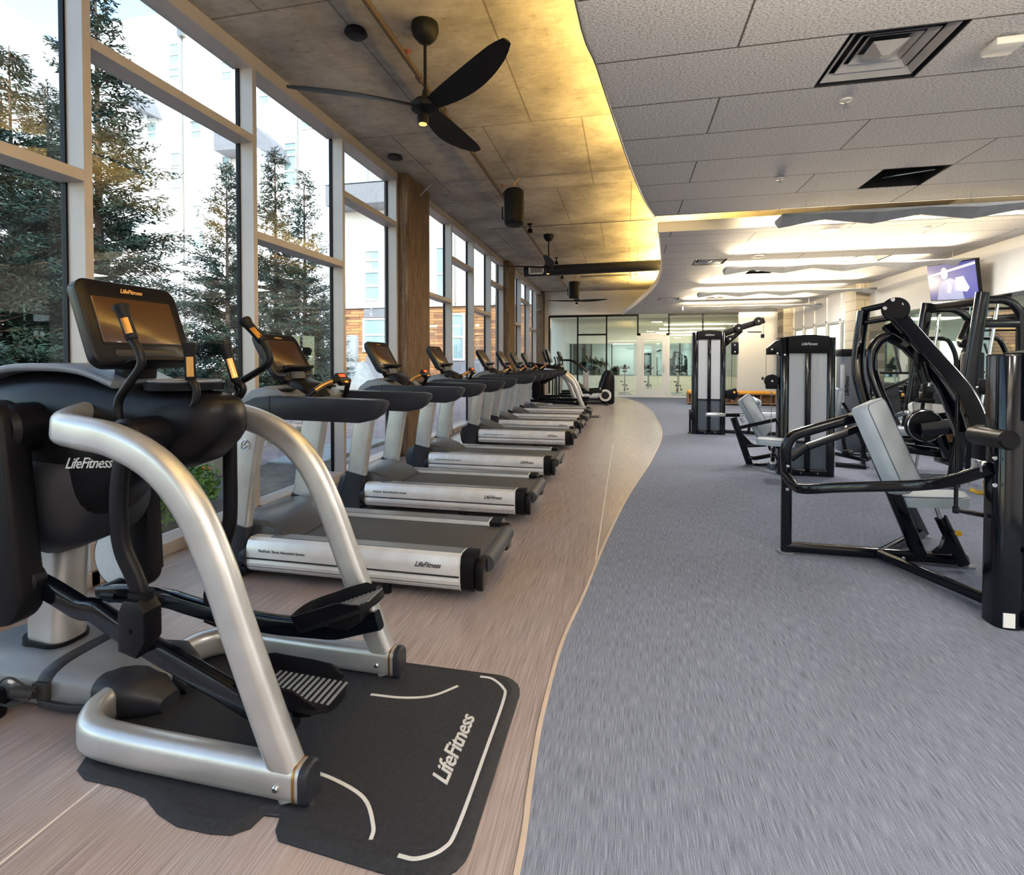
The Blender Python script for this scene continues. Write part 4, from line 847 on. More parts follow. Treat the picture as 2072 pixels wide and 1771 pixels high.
# ================================================================ far cardio machines
def far_elliptical(x, y, label, rz=0):
    T = thing('elliptical_trainer', (0, 0, 0), label, 'elliptical trainer')
    sil = rrect(.08, .12, .03, 3)
    for s in (-1, 1):
        Y = s*.35
        mk('side_rail', B().tube(cat([(.95, Y, .03), (.78, Y, .42), (.62, Y, .82), (.50, Y, .99), (.30, Y, 1.14), (0, Y, 1.22), (-.2, Y*.7, 1.24)], 5), sil, side=(0, 1, 0)), 'silver', T)
        mk('base_rail', B().tube(cat([(.98, Y, .08), (.3, Y, .08), (.0, Y, .08), (-.1, Y*.6, .1)], 5), sil, side=(0, 1, 0)), 'silver', T)
        hd = mk('moving_handle', B().tube(cat([(.12, s*.27, .35), (.13, s*.27, .9), (.12, s*.26, 1.3), (.22, s*.30, 1.42), (.18, s*.3, 1.62)], 5), .02, n=8), 'satin', T)
        mk('pedal_lever', B().bar((-.6, s*.22, .4), (.95, s*.22, .36+.05*s), .05, .07), 'gloss', T)
        mk('pedal', B().box(.65, .98, s*.2-.08, s*.2+.08, .40+.05*s, .45+.05*s, .02), 'black', T)
        b = B(); b.prism([(-.5, 1.3), (-.35, 1.3), (-.3, .5), (-.42, .38), (-.55, .5)], 'Y', s*.28-.03, s*.28+.03, .01); mk('swing_arm_cover', b, 'black', T)
    mk('drive_housing', B().loft([(-1.0, 0, 1.1, .1, .15), (-.9, 0, 1.08, .16, .3), (-.55, 0, 1.06, .18, .38), (-.25, 0, 1.12, .17, .28), (.1, 0, 1.2, .14, .16), (.3, 0, 1.24, .08, .07)], 20, 3), 'satin', T, ang=60)
    mk('stand_column', B().tube([(-.6, 0, .05), (-.55, 0, .8)], rrect(.16, .2, .05), side=(0, 1, 0)), 'silver', T)
    mk('foot_shroud', B().loft([(-1, 0, .08, .1, .04), (-.9, 0, .1, .2, .09), (-.3, 0, .1, .2, .09), (0, 0, .08, .1, .06)], 16, 3), 'bgrey', T)
    ux, uy = V((0, 1, 0)), V((-.33, 0, .94)).normalized(); c = V((-.1, 0, 1.64)); nz = ux.cross(uy)
    mon = mk('console', B().slab(c, ux, uy, .47, .38, .07, .05, 5, back=.86), 'satin', T); mk('screen', B().slab(c+nz*.003, ux, uy, .37, .2, .003, .004, 2), 'screen', mon)
    T.location = (x, y, 0); T.rotation_euler.z = rz; return T
far_elliptical(-1.95, 14.35, 'far elliptical trainer with silver frame, next to the last treadmill')
fe2 = far_elliptical(-2.25, 15.75, 'second far elliptical trainer, partly hidden behind the other one')
def arc_trainer(x, y, label, rz=0):
    T = thing('cross_trainer', (0, 0, 0), label, 'cross trainer')
    # rear flywheel housing (towards +x), front silver mast, long black arms
    b = B(); b.loft([(.62, 0, .30, .06, .10), (.66, 0, .38, .13, .30), (.78, 0, .52, .15, .50), (.92, 0, .60, .14, .58), (1.04, 0, .58, .11, .56), (1.10, 0, .50, .05, .42)], 22, 3.0); h = mk('flywheel_housing', b, 'satin', T, ang=60)
    b = B(); b.tube([(.80+.165*math.cos(a*PI/14), -.165, .33+.165*math.sin(a*PI/14)) for a in range(28)], rrect(.03, .075, .01, 2), closed=True, side=(0, 1, 0)); mk('white_ring', b, 'white', h)
    b = B(); b.cyl((.80, -.15, .33), (.80, -.19, .33), .12, 26, bev=.01); mk('crank_hub', b, 'dgrey', h)
    b = B()
    for k in range(3): b.bar((.12+.055*k, -.1, .42), (.10+.055*k, -.1, 1.16), .05, .045)
    mk('mast', b, 'silver', T)
    b = B()
    for s in (-1, 1):
        b.tube(cat([(-.65, s*.22, 1.52), (-.35, s*.24, 1.50), (-.05, s*.24, 1.33), (.2, s*.22, 1.12)], 6), rrect(.05, .07, .015, 2), side=(0, 1, 0))
    mk('upper_arm', b, 'gloss', T)
    b = B()
    for s in (-1, 1): b.bar((-.75, s*.2, .35), (.7, s*.2, .46), .06, .08); b.bar((-.6, s*.2, 1.0), (.35, s*.2, .35), .05, .06)
    mk('pedal_lever', b, 'gloss', T)
    b = B(); b.box(-.9, .9, -.06, .06, .02, .12, .02); b.box(-.95, -.85, -.35, .35, .0, .1, .02); b.box(.8, .9, -.3, .3, 0, .08, .02); mk('base', b, 'dgrey', T)
    b = B(); b.tube([(-.8, 0, .1), (-.72, 0, 1.4)], rrect(.12, .16, .03), side=(0, 1, 0)); mk('front_post', b, 'silver', T)
    ux, uy = V((0, 1, 0)), V((-.4, 0, .9)).normalized(); c = V((-.72, 0, 1.66)); nz = ux.cross(uy)
    mon = mk('console', B().slab(c, ux, uy, .42, .36, .07, .05, 5, back=.86), 'satin', T); mk('screen', B().slab(c+nz*.003, ux, uy, .33, .2, .003, .004, 2), 'screen', mon)
    T.location = (x, y, 0); T.rotation_euler.z = rz; return T
arc_trainer(-1.45, 17.9, 'black cross trainer with white ringed flywheel at the far end of the row')
at2 = arc_trainer(-1.6, 19.4, 'rearmost black cross trainer beside the far glass wall')
t = thing('floor_mat', (-.7, 13.95, 0), 'small dark mat lying behind the last treadmill', 'floor mat')
mk('base', B().box(-1.05, -.62, 13.75, 14.25, .001, .012, .004), 'mat', t); mk('border', B().box(-.66, -.64, 13.78, 14.22, .012, .014), 'silverline', t)
# ================================================================ strength machines
def tower(T, x0, x1, y, h, hdr=.20, depth=.34, low=.44, pr=.062):
    "weight stack tower, panel side towards -y"
    for x, k in ((x0+pr, 0), (x1-pr, 1)):
        b = B(); b.tube([(x, y, 0.0), (x, y, h-.01), (x, y, h)], rrect(pr*2, depth*.62, .055, 5), side=(1, 0, 0), scale=lambda t: 1 if t < .99 else .95); mk('tower_post', b, 'gloss', T, ang=50)
    a, c = x0+2*pr, x1-2*pr
    n = 8; b = B(); R = []
    top = [(a-.03+(c-a+.06)*k/n, h+.01+.022*math.sin(PI*k/n)) for k in range(n+1)]
    b.prism([(a-.03, h-hdr)]+top+[(c+.03, h-hdr)][::1], 'Y', y-depth*.40, y+depth*.34, .01); hd = mk('header', b, 'black', T)
    brand('logo', ((a+c)/2, y-depth*.40-.002, h-hdr*.42), (c-a)*.56, (1, 0, 0), (0, 0, 1), 'lite', hd)
    m_ = (a+c)/2
    b = B()
    b.box(m_-.033, m_+.033, y-depth*.36, y-depth*.22, .06, h-hdr+.02, .008)
    b.box(a-.02, c+.02, y-depth*.33, y-depth*.2, low, low+.028, .004); b.box(a-.02, c+.02, y-depth*.36, y+depth*.3, .02, .10, .01)
    mk('panel_frame', b, 'gloss', T)
    for u, w in ((a-.01, m_-.03), (m_+.03, c+.01)):
        b = B(); b.box(u, w, y-depth*.29, y-depth*.27, low+.01, h-hdr+.01); mk('frosted_panel', b, 'frost', T); mk('lower_panel', B().box(u, w, y-depth*.29, y-depth*.27, .09, low+.01), 'smoke', T)
    b = B()
    for k in range(12): b.box(a+.02, c-.02, y-.05, y+.07, .10+k*.027, .124+k*.027, .002, 1)
    b.cyl((m_-.07, y, .42), (m_-.07, y, .52), .02); b.cyl((m_+.07, y, .42), (m_+.07, y, .52), .02)
    ws = mk('weight_stack', b, 'stack', T)
    b = B()
    for s in (-1, 1): b.cyl((m_+s*.10, y, .1), (m_+s*.10, y, h-hdr), .011, 10)
    mk('guide_rod', b, 'chrome', ws)
    b = B(); b.box(a, c, y+depth*.27, y+depth*.30, .08, h-hdr); mk('rear_panel', b, 'pad', T)
    b = B()
    for s in (-.08, .12): b.cyl((m_+s, y-depth*.37, .05), (m_+s, y-depth*.355, .05), .010, 10)
    mk('bolt', b, 'chrome', T)
def bolts(T, pts, d=(0, -1, 0), r=.012):
    d = V(d).normalized()
    for p in pts: p = V(p); mk('bolt', B().cyl(p, p+d*.008, r, 12, bev=.002), 'chrome', T)
def padslab(T, name, c, ux, uy, w, h, t, r=.05, mat='pad'):
    p = mk(name, B().slab(c, ux, uy, w, h, t, r, 6, back=.97), mat, T, ang=50)
    ux, uy = V(ux).normalized(), V(uy).normalized(); n_ = ux.cross(uy)
    sc = rrect(w*.97, h*.97 if h > .1 else h, min(r, min(w, h)*.45), 6)
    mk('edge_line', B().tube([V(c)+ux*a+uy*b_+n_*.0005 for a, b_ in sc], .0035, n=6, closed=True, side=n_), 'stack', p)  # dark edge line added in place of a shading step between pad faces
    return p
rt = lambda w, h: rrect(w, h, min(w, h)*.38, 4)
# ---- chest press nearest the viewer, right edge
T = thing('chest_press_machine', (2.0, 4.0, 0), 'nearest black strength machine with grey seat, weight tower cut by the right edge', 'chest press')
tower(T, 2.03, 2.71, 3.46, 1.535, hdr=.36, depth=.28, pr=.07)
b = B(); b.box(2.055, 2.11, 3.368, 3.3745, .02, .10); mk('sticker', b, 'white', T)
fp = at(1590, 1120, Z=0.0)
b = B(); P = [(fp.x, fp.y, .0), (fp.x, fp.y, .60), at(1589, 905, Y=4.36), at(1602, 882, Y=4.36), at(1637, 871, Y=4.35), at(1736, 843, Y=4.33)]
b.tube(fil(P, .06, 5), rt(.068, .075), side=(0, 1, 0)); mk('front_upright', b, 'gloss', T, ang=50)
b = B(); b.bar(at(1600, 929, Y=4.36), at(1640, 900, Y=4.35), .02, .05); b.bar(at(1634, 904, Y=4.35), at(1740, 866, Y=4.33), .05, .05); mk('adjustment_bracket', b, 'gloss', T)
b = B(); b.cyl((fp.x, fp.y, 0), (fp.x, fp.y, .022), .062, 24, bev=.006); e2 = at(1955, 1140, Z=.03); b.cyl((e2.x, e2.y, 0), (e2.x, e2.y, .02), .055, 20, bev=.005); e3 = at(1868, 1083, Z=.02); b.cyl((e3.x, e3.y, 0), (e3.x, e3.y, .02), .055, 20, bev=.005); mk('foot_pad', b, 'bgrey', T)
gb = [at(1587, 960, Y=4.35), at(1608, 984, Y=4.22), at(1630, 990, Y=4.12), at(1690, 987, Y=4.02), at(1752, 985, Y=3.94), at(1859, 982, Y=3.82), at(1925, 973, Y=3.68), at(2006, 948, Y=3.44)]
mk('side_guard', B().tube(cat(gb, 5), rt(.070, .05), side=(0, 0, 1)), 'gloss', T, ang=50)
bolts(T, [at(1594, 943, Y=4.30), at(1593, 990, Y=4.30), at(2012, 927, Y=3.34), at(2012, 982, Y=3.34), at(1775, 1125, Y=4.40), at(1828, 1130, Y=4.2)])
b = B(); b.bar((fp.x, fp.y, .055), (e2.x, e2.y, .055), .07, .075, .02); jn = at(1780, 1122, Z=.06)
b.bar(jn, (e3.x, e3.y, .05), .06, .07, .02); te = at(1996, 1213, Z=.06); b.bar(jn, te, .06, .065, .02); mk('base_frame', b, 'gloss', T)
bp0 = at(1862, 1128, Z=.05); bp1 = at(1741, 838, Y=4.28)
b = B(); b.tube([bp0, bp1], rt(.06, .095), side=(0, 1, 0)); b.bar(at(1820, 985, Y=4.5), (e3.x, e3.y, .03), .05, .07); mk('back_post', b, 'gloss', T, ang=50)
b = B(); q = V((-.06, 0, .02)); b.slab(bp1+V((-.03, -.05, .015)), (1, 0, .2), (0, 1, 0), .13, .11, .012, .03); mk('post_cap', b, 'bgrey', T)
pt_, pb_ = at(1757, 822, Y=4.20), at(1830, 985, Y=4.14); uy = (pt_-pb_).normalized(); ux = V((.80, .60, 0)); ux = (ux-uy*ux.dot(uy)).normalized()
c_ = (pt_+pb_)/2; nn = ux.cross(uy)
padslab(T, 'back_pad', c_+nn*.06, ux, uy, .235, (pt_-pb_).length+.06, .12, .04)
sc_ = at(1882, 1004, Z=.50); padslab(T, 'seat_pad', sc_+V((0, 0, .02)), (.85, -.30, .10), (.30, .85, .0), .42, .30, .075, .08)
s0, s1, s2 = at(1900, 1035, Y=4.25), at(1907, 1056, Y=4.25), at(1950, 1142, Y=4.25)
mk('seat_stem', B().cyl(s0+V((-.01, 0, .03)), s1, .022, 16), 'chrome', T)
b = B(); b.tube([at(1903, 1047, Y=4.25), s2], rt(.05, .075), side=(0, 1, 0)); b.prism([(p.x, p.z) for p in (at(1886, 1119, Y=4.25), at(1925, 1120, Y=4.25), at(1925, 1075, Y=4.25), at(1912, 1080, Y=4.25), at(1903, 1105, Y=4.25))], 'Y', 4.23, 4.27); sp = mk('seat_post', b, 'gloss', T)
b = B(); k0 = at(1925, 1074, Y=4.2); k1 = at(1938, 1079, Y=4.12); b.cyl(k0, k1, .008, 10); mk('pin', b, 'chrome', sp); b = B(); b.cyl(k1, k1+(k1-k0).normalized()*.02, .02, 16, bev=.004); mk('adjustment_knob', b, 'yellow', sp)
b = B(); b.tube(fil([at(1962, 990, Y=3.62), at(1982, 998, Y=3.60), at(1996, 996, Y=3.58), at(1994, 974, Y=3.56)], .02), .013, n=10); mk('release_lever', b, 'yellow', T)
b = B(); b.cyl(at(1938, 800, Y=3.85), at(1934, 1030, Y=3.75), .011, 10); b.tube([at(1934, 1032, Y=3.74), at(1997, 1044, Y=3.45)], .014, n=10); b.cyl(at(1934, 1025, Y=3.75), at(1934, 1038, Y=3.75), .018, 12); mk('connecting_rod', b, 'gloss', T)
b = B(); b.cyl(at(1972, 880, Y=3.55), at(2045, 892, Y=3.22), .052, 24, bev=.01); b.box(at(1975, 900, Y=3.6).x-.02, at(1975, 900, Y=3.6).x+.08, 3.5, 3.62, .84, 1.12, .02); mk('arm_pivot', b, 'satin', T)
b = B(); b.box(1.99, 2.05, 3.46, 3.56, .86, .93, .008); mk('pivot_bracket', b, 'chrome', T)
# press arms
def arm(name, pts, sec, r=.06, mat='gloss'):
    return mk(name, B().tube(fil(pts, r, 5), sec, side=(0, 1, 0)), mat, T, ang=50)
arm('main_arm', [at(1809, 632, Y=4.78), at(1870, 702, Y=4.55), at(1935, 775, Y=4.2), at(1962, 815, Y=3.95), at(1990, 890, Y=3.6)], rrect(.075, .115, .02, 3), .12)
arm('inner_arm', [at(1797, 660, Y=4.9), at(1852, 716, Y=4.7), at(1905, 768, Y=4.5), at(1937, 845, Y=4.2), at(1950, 880, Y=4.1)], rrect(.07, .10, .02, 3), .15)
mk('arm_plate', B().cyl(at(1812, 626, Y=4.83), at(1812, 626, Y=4.70), .095, 30, bev=.01), 'satin', T)
bolts(T, [at(1806, 607, Y=4.685), at(1829, 615, Y=4.685), at(1790, 624, Y=4.685)], r=.016)
arm('cross_bar', [at(1745, 628, Y=5.0), at(1790, 618, Y=4.9)], rt(.05, .05)); arm('cross_bar', [at(1752, 653, Y=4.95), at(1800, 645, Y=4.8)], rt(.035, .035))
arm('press_arm', [at(1748, 630, Y=5.0), at(1740, 680, Y=5.0), at(1733, 752, Y=4.95), at(1750, 812, Y=4.85), at(1757, 840, Y=4.8)], rt(.07, .09), .14)
arm('press_arm', [at(1840, 706, Y=4.75), at(1790, 677, Y=4.7), at(1764, 705, Y=4.68), at(1763, 755, Y=4.66), at(1782, 802, Y=4.62), at(1812, 862, Y=4.55)], rt(.06, .075), .10)
b = B(); b.cyl(at(1800, 845, Y=4.6), at(1828, 837, Y=4.5), .017, 14); h1 = mk('handle', b, 'stack', T); b = B(); b.lathe([(.001, -.02), (.018, -.012), (.022, 0), (.018, .012), (.001, .02)], at(1836, 835, Y=4.48), n=14); mk('handle_end', b, 'chrome', h1)
b = B(); b.cyl(at(1860, 735, Y=4.55), at(1873, 775, Y=4.5), .035); b.slab(at(1858, 730, Y=4.5), (1, 0, -1), (0, 0, 1), .06, .12, .03, .01); mk('range_limiter', b, 'satin', T)

# ---- second machine: seated press with tower
T = thing('chest_press_machine', (1.95, 7.9, 0), 'middle frosted panel weight machine with grey seat and pulley to its left', 'chest press')
tower(T, 1.965, 2.635, 7.45, 1.80, hdr=.205, depth=.34)
yy = 7.95
b = B(); b.prism([(p.x, p.z) for p in (at(1551, 718, Y=7.4), at(1551, 705, Y=7.4), at(1568, 690, Y=7.4), at(1583, 686, Y=7.4), at(1590, 718, Y=7.4))], 'Y', 7.36, 7.44, .008); mk('pulley_bracket', b, 'satin', T)
bolts(T, [at(1562, 707, Y=7.35), at(1573, 715, Y=7.35), at(1588, 718, Y=7.28), at(1588, 668+12, Y=7.28)], r=.014)
c_ = at(1561, 771, Y=7.4); b = B(); b.cyl(c_+V((0, -.03, 0)), c_+V((0, .03, 0)), .088, 30, bev=.012); b.box(c_.x-.07, c_.x+.07, 7.375, 7.425, c_.z-.105, c_.z-.03, .01); pl = mk('pulley', b, 'satin', T); bolts(pl, [c_+V((0, -.032, 0))], r=.014)
b = B(); b.cyl(at(1550, 718, Y=7.4), at(1550, 765, Y=7.4), .003, 6); b.cyl(at(1561, 795, Y=7.4), at(1560, 935, Y=7.4), .004, 6); b.cyl(at(1561, 792, Y=7.4), at(1561, 800, Y=7.4), .010, 8); mk('cable', b, 'pole', T)
bar_ = lambda nm_, p, q_, w=.05, h=.06, Y=yy, Y2=None: mk(nm_, B().tube([at(*p, Y=Y), at(*q_, Y=Y if Y2 is None else Y2)], rt(w, h), side=(0, 1, 0)), 'gloss', T)
bar_('front_post', (1484, 845), (1517, 941), .06, .09)
b = B(); b.tube(fil([at(1490, 866, Y=yy), at(1500, 865, Y=yy), at(1586, 846, Y=7.5)], .03), rt(.045, .05), side=(0, 1, 0)); b.tube(fil([at(1505, 918, Y=yy), at(1514, 925, Y=yy), at(1526, 928, Y=7.9), at(1586, 917, Y=7.55)], .04), rt(.05, .055), side=(0, 1, 0)); b.bar(at(1508, 903, Y=yy), at(1550, 901, Y=yy), .03, .04); b.bar(at(1520, 939, Y=yy), at(1556, 940, Y=7.9), .04, .04); mk('side_frame', b, 'gloss', T)
b = B(); b.prism([(p.x, p.z) for p in (at(1500, 875, Y=yy), at(1520, 896, Y=yy), at(1531, 901, Y=yy), at(1507, 901, Y=yy))], 'Y', yy-.01, yy+.01); mk('gusset', b, 'satin', T)
b = B(); b.cyl(at(1429, 839, Y=7.75), at(1468, 840, Y=7.85), .024, 16); h1 = mk('grip_bar', b, 'chrome', T); b = B(); b.cyl(at(1467, 840, Y=7.85), at(1495, 840, Y=7.9), .027, 16); mk('grip_sleeve', b, 'black', h1); b = B(); b.cyl(at(1495, 840, Y=7.9), at(1510, 839, Y=7.95), .022, 14); b.cyl(at(1498, 845, Y=7.95), at(1505, 855, Y=7.95), .02); mk('grip_joint', b, 'chrome', h1)
mk('back_post', B().tube([at(1496, 808, Y=8.1), at(1538, 885, Y=8.1)], rt(.06, .08), side=(0, 1, 0)), 'gloss', T)
p0, p1 = at(1503, 806, Y=8.02), at(1545, 878, Y=8.02); uy = (p0-p1).normalized(); ux = V((.8, .6, 0)); ux = (ux-uy*ux.dot(uy)).normalized(); padslab(T, 'back_pad', (p0+p1)/2+ux.cross(uy)*.06, ux, uy, .24, (p0-p1).length+.04, .08, .04)
padslab(T, 'seat_pad', at(1570, 889, Z=.50), (.9, -.3, 0), (.3, .9, 0), .44, .30, .07, .06)
b = B(); b.tube(cat([at(1555, 900, Y=7.9), at(1560, 911, Y=7.9), at(1570, 903, Y=7.9), at(1585, 898, Y=7.9)], 5), .018, n=8); b.bar(at(1570, 895, Y=8.0), at(1562, 938, Y=8.0), .04, .05); mk('seat_support', b, 'gloss', T)
b = B(); f_ = at(1516, 943, Z=.0); b.cyl((f_.x, f_.y, 0), (f_.x, f_.y, .02), .06, 18); b.box(f_.x+.22, f_.x+.30, f_.y-.25, f_.y-.05, .0, .09, .02); mk('foot_pad', b, 'stack', T)
# ---- third: cable tower behind
T = thing('cable_tower', (1.66, 11.2, 0), 'tallest frosted panel weight tower at the far left with a boom arm reaching right', 'cable machine')
tower(T, 1.335, 1.98, 11.2, 2.08, hdr=.15, depth=.34, low=.70)
b = B(); b.tube([at(1466, 675, Y=11.2), at(1498, 663, Y=11.2), at(1546, 648, Y=11.2)], rt(.07, .12), side=(0, 1, 0)); b.bar(at(1466, 698, Y=11.2), at(1500, 668, Y=11.2), .05, .09); mk('boom_arm', b, 'satin', T)
b = B()
for p, r in (((1495, 664), .085), ((1477, 686), .07), ((1535, 650), .085)):
    c_ = at(*p, Y=11.1); pl = mk('pulley', B().cyl(c_, c_+V((0, .10, 0)), r, 22, bev=.01), 'satin', T); bolts(pl, [c_-V((0, .01, 0))], r=.02)
b = B(); c_ = at(1487, 705, Y=11.2); b.box(c_.x-.07, c_.x+.07, 11.15, 11.25, c_.z-.13, c_.z+.13, .03); pl = mk('pulley_block', b, 'satin', T); bolts(pl, [at(1487, 698, Y=11.14), at(1487, 712, Y=11.14)], r=.016)
b = B(); b.cyl(at(1481, 717, Y=11.2), at(1480, 785, Y=11.2), .004, 6); b.cyl(at(1545, 655, Y=11.2), at(1545, 684, Y=11.2), .004, 6); b.cyl(at(1513, 672, Y=11.2), at(1541, 672, Y=11.2), .012, 8); b.box(at(1543, 680, Y=11.2).x-.03, at(1543, 680, Y=11.2).x+.03, 11.17, 11.23, at(1543, 684, Y=11.2).z, at(1543, 676, Y=11.2).z, .01); mk('cable', b, 'black', T)
b = B(); b.prism([(p.x, p.z) for p in (at(1468, 790, Y=11.2), at(1489, 785, Y=11.2), at(1493, 800, Y=11.2), at(1486, 810, Y=11.2), at(1468, 806, Y=11.2))], 'Y', 11.14, 11.26, .02); lb = mk('lower_pulley_block', b, 'satin', T); b = B(); b.slab(at(1486, 794, Y=11.13), (1, 0, 0), (0, 0, 1), .04, .04, .003, .01); mk('warning_label', b, 'yellow', lb)
padslab(T, 'seat_pad', at(1556, 836, Z=.46)+V((0, 0, 0)), (1, 0, 0), (0, 1, 0), .62, .32, .07, .05)
b = B(); b.cyl(at(1517, 809, Y=11.0), at(1533, 817, Y=10.6), .085, 22, bev=.02); r_ = mk('knee_roller', b, 'pad', T)
b = B(); b.cyl(at(1533, 817, Y=10.6)+V((0, -.004, 0)), at(1533, 817, Y=10.6)+V((0, .02, 0)), .045, 18); mk('roller_cap', b, 'stack', r_)
b = B(); b.bar((1.95, 11.25, .06), (3.3, 11.0, .06), .06, .07); b.bar((2.95, 11.05, .06), (2.95, 11.05, .42), .06, .07, side=(1, 0, 0)); b.bar((2.4, 11.1, .06), (2.45, 10.9, .62), .05, .05); mk('base_frame', b, 'gloss', T)
b = B(); f_ = at(1396, 878, Z=0); b.cyl((f_.x, f_.y, 0), (f_.x, f_.y+.0, .42), .022, 10); b.cyl((f_.x-.03, f_.y, .0), (f_.x+.05, f_.y, .0+.03), .03, 10); b.box(1.27, 1.36, 11.0, 11.12, .30, .52, .02); mk('side_bracket', b, 'gloss', T)
# ---- fourth: dark tower machine behind the second
T = thing('leg_curl_machine', (3.1, 9.2, 0), 'dark grey weight tower with vertical lettering behind the middle machine', 'leg machine')
xa, xb = at(1698, 720, Y=9.2).x, at(1742, 720, Y=9.2).x; zt = at(1715, 709, Y=9.2).z
b = B(); b.box(xa, xb+.1, 9.1, 9.35, .05, zt, .03); mk('tower_cover', b, 'stack', T)
b = B(); b.box(xa-.01, xb+.12, 9.08, 9.36, zt-.10, zt+.02, .02); mk('header', b, 'black', T)
b = B(); b.box(at(1701, 750, Y=9.09).x, at(1709, 750, Y=9.09).x, 9.085, 9.10, .75, at(1705, 738, Y=9.09).z, .004); mk('light_panel', b, 'frost', T)
brand('logo', at(1714, 782, Y=9.09), .40, (0, 0, 1), (-1, 0, 0), 'black', T)
p0, p1 = at(1702, 786, Y=8.5), at(1692, 850, Y=8.5); uy = (p0-p1).normalized(); ux = V((.5, .8, 0)); ux = (ux-uy*ux.dot(uy)).normalized(); padslab(T, 'back_pad', (p0+p1)/2, ux, uy, .30, (p0-p1).length, .08, .04)
b = B(); b.bar(at(1705, 815, Y=8.6), at(1722, 842, Y=8.6), .03, .04); b.tube(cat([at(1704, 880, Y=8.2), at(1708, 905, Y=8.2), at(1712, 915, Y=8.2)], 4), rt(.05, .06)); b.tube(cat([at(1735, 875, Y=8.1), at(1744, 892, Y=8.1), at(1748, 925, Y=8.1)], 4), rt(.05, .06)); b.bar(at(1690, 918, Y=8.2), at(1752, 932, Y=8.0), .04, .05); b.bar(at(1690, 940, Y=8.1), at(1752, 945, Y=8.0), .05, .06); b.bar(at(1715, 870, Y=8.4), (xa+.1, 9.1, .6), .06, .08); b.bar(at(1748, 945, Y=8.05), (xa+.3, 9.1, .05), .05, .06); mk('lower_frame', b, 'gloss', T)
b = B(); 
for p in ((1711, 918), (1748, 928)): c_ = at(*p, Y=8.1); b.cyl(c_, c_+V((.1, .12, 0)), .05, 14, bev=.01)
mk('ankle_roller', b, 'satin', T)
# ---- leg press like machine with big round cam
T = thing('leg_extension_machine', (4.2, 8.2, 0), 'low black leg machine with a big round cam wheel behind the nearest backrest', 'leg machine')
c_ = at(1872, 862, Y=7.2); b = B(); b.cyl(c_, c_+V((0, .07, 0)), .20, 36, bev=.012); cm = mk('cam_wheel', b, 'satin', T); b = B(); b.tube([c_+V((.185*math.cos(a*PI/16), -.004, .185*math.sin(a*PI/16))) for a in range(32)], .008, n=6, closed=True, side=(0, 1, 0)); mk('wheel_rim', b, 'chrome', cm)
b = B(); b.bar(at(1862, 870, Y=7.1), at(1975, 858, Y=7.1), .08, .16); b.bar(at(1880, 845, Y=7.3), at(1965, 835, Y=7.3), .05, .08); mk('lever_arm', b, 'gloss', T)
b = B(); b.bar(at(1785, 900, Y=7.9), at(1960, 925, Y=7.9), .09, .12); b.bar(at(1800, 885, Y=7.7), at(1945, 905, Y=7.6), .07, .09); b.bar(at(1905, 930, Y=7.8), at(1965, 930, Y=7.8), .07, .07); b.bar(at(1900, 880, Y=7.5), at(1920, 925, Y=7.6), .08, .10); b.bar(at(1965, 800, Y=7.3), at(1960, 928, Y=7.4), .08, .1); mk('base_frame', b, 'gloss', T)
brand('logo', at(1835, 897, Y=7.62), .22, (1, 0, 0), (0, 0, 1), 'lite', T)
padslab(T, 'seat_pad', at(1820, 866, Z=.62), (1, 0, 0), (0, 1, 0), .42, .36, .08, .05); 
p0, p1 = at(1870, 805, Y=7.9), at(1905, 850, Y=7.9)
padslab(T, 'back_pad', at(1886, 832, Y=8.0), (1, .3, -.1), (0, .3, 1), .55, .22, .08, .05, 'white')
b = B(); b.cyl(at(1855, 810, Y=7.6), at(1890, 812, Y=7.6), .03); b.cyl(at(1848, 835, Y=7.5), at(1880, 838, Y=7.5), .025); b.bar(at(1880, 690, Y=7.7), at(1866, 830, Y=7.7), .035, .035); b.box(at(1866, 765, Y=7.7).x-.08, at(1866, 765, Y=7.7).x+.12, 7.65, 7.75, at(1866, 772, Y=7.7).z, at(1866, 755, Y=7.7).z, .02); mk('adjuster', b, 'satin', T)
# ---- smith machine
T = thing('smith_machine', (4.2, 7.6, 0), 'tall black framed rack with slanted posts and steel guide rods under the television', 'smith machine')
for (a_, c_, Y) in (((1989, 592), (1952, 830), 7.02), ((1877, 614), (1834, 872), 8.15)):
    p, q = at(*a_, Y=Y), at(*c_, Y=Y); d = (q-p); q = p+d*((p.z-.03)/(p.z-q.z)); mk('slanted_post', B().tube([p, q], rt(.09, .13), side=(0, 1, 0)), 'gloss', T, ang=50)
pn, pf = at(1989, 612, Y=7.02), at(1880, 625, Y=8.15)
b = B(); b.tube(fil([at(1995, 607, Y=7.05), at(2040, 606, Y=7.05), at(2066, 630, Y=7.05), at(2070, 700, Y=7.05), V((at(2070, 700, Y=7.05).x, 7.05, .03))], .15), rt(.07, .09), side=(0, 1, 0)); b.tube(fil([at(1880, 627, Y=8.12), at(1935, 625, Y=8.12), at(1962, 645, Y=8.12), at(1965, 700, Y=8.12), V((at(1965, 700, Y=8.12).x, 8.12, .03))], .15), rt(.07, .09), side=(0, 1, 0)); mk('rear_hoop', b, 'gloss', T)
b = B(); b.bar(pn+V((0.02, .0, .02)), pf+V((0.02, 0, .02)), .07, .10, side=(1, 0, 0)); b.bar(at(1992, 655, Y=7.05), at(2066, 655, Y=7.05), .06, .09); b.bar(at(2066, 640, Y=7.05), at(1963, 650, Y=8.12), .06, .08, side=(1, 0, 0)); mk('top_beam', b, 'gloss', T)
for (a_, c_, Y) in (((2019, 615), (1985, 830), 7.08), ((1902, 636), (1870, 840), 8.08)):
    p, q = at(*a_, Y=Y), at(*c_, Y=Y); q = p+(q-p)*((p.z-.05)/(p.z-q.z)); mk('guide_rod', B().cyl(p, q, .016, 14), 'chrome', T)
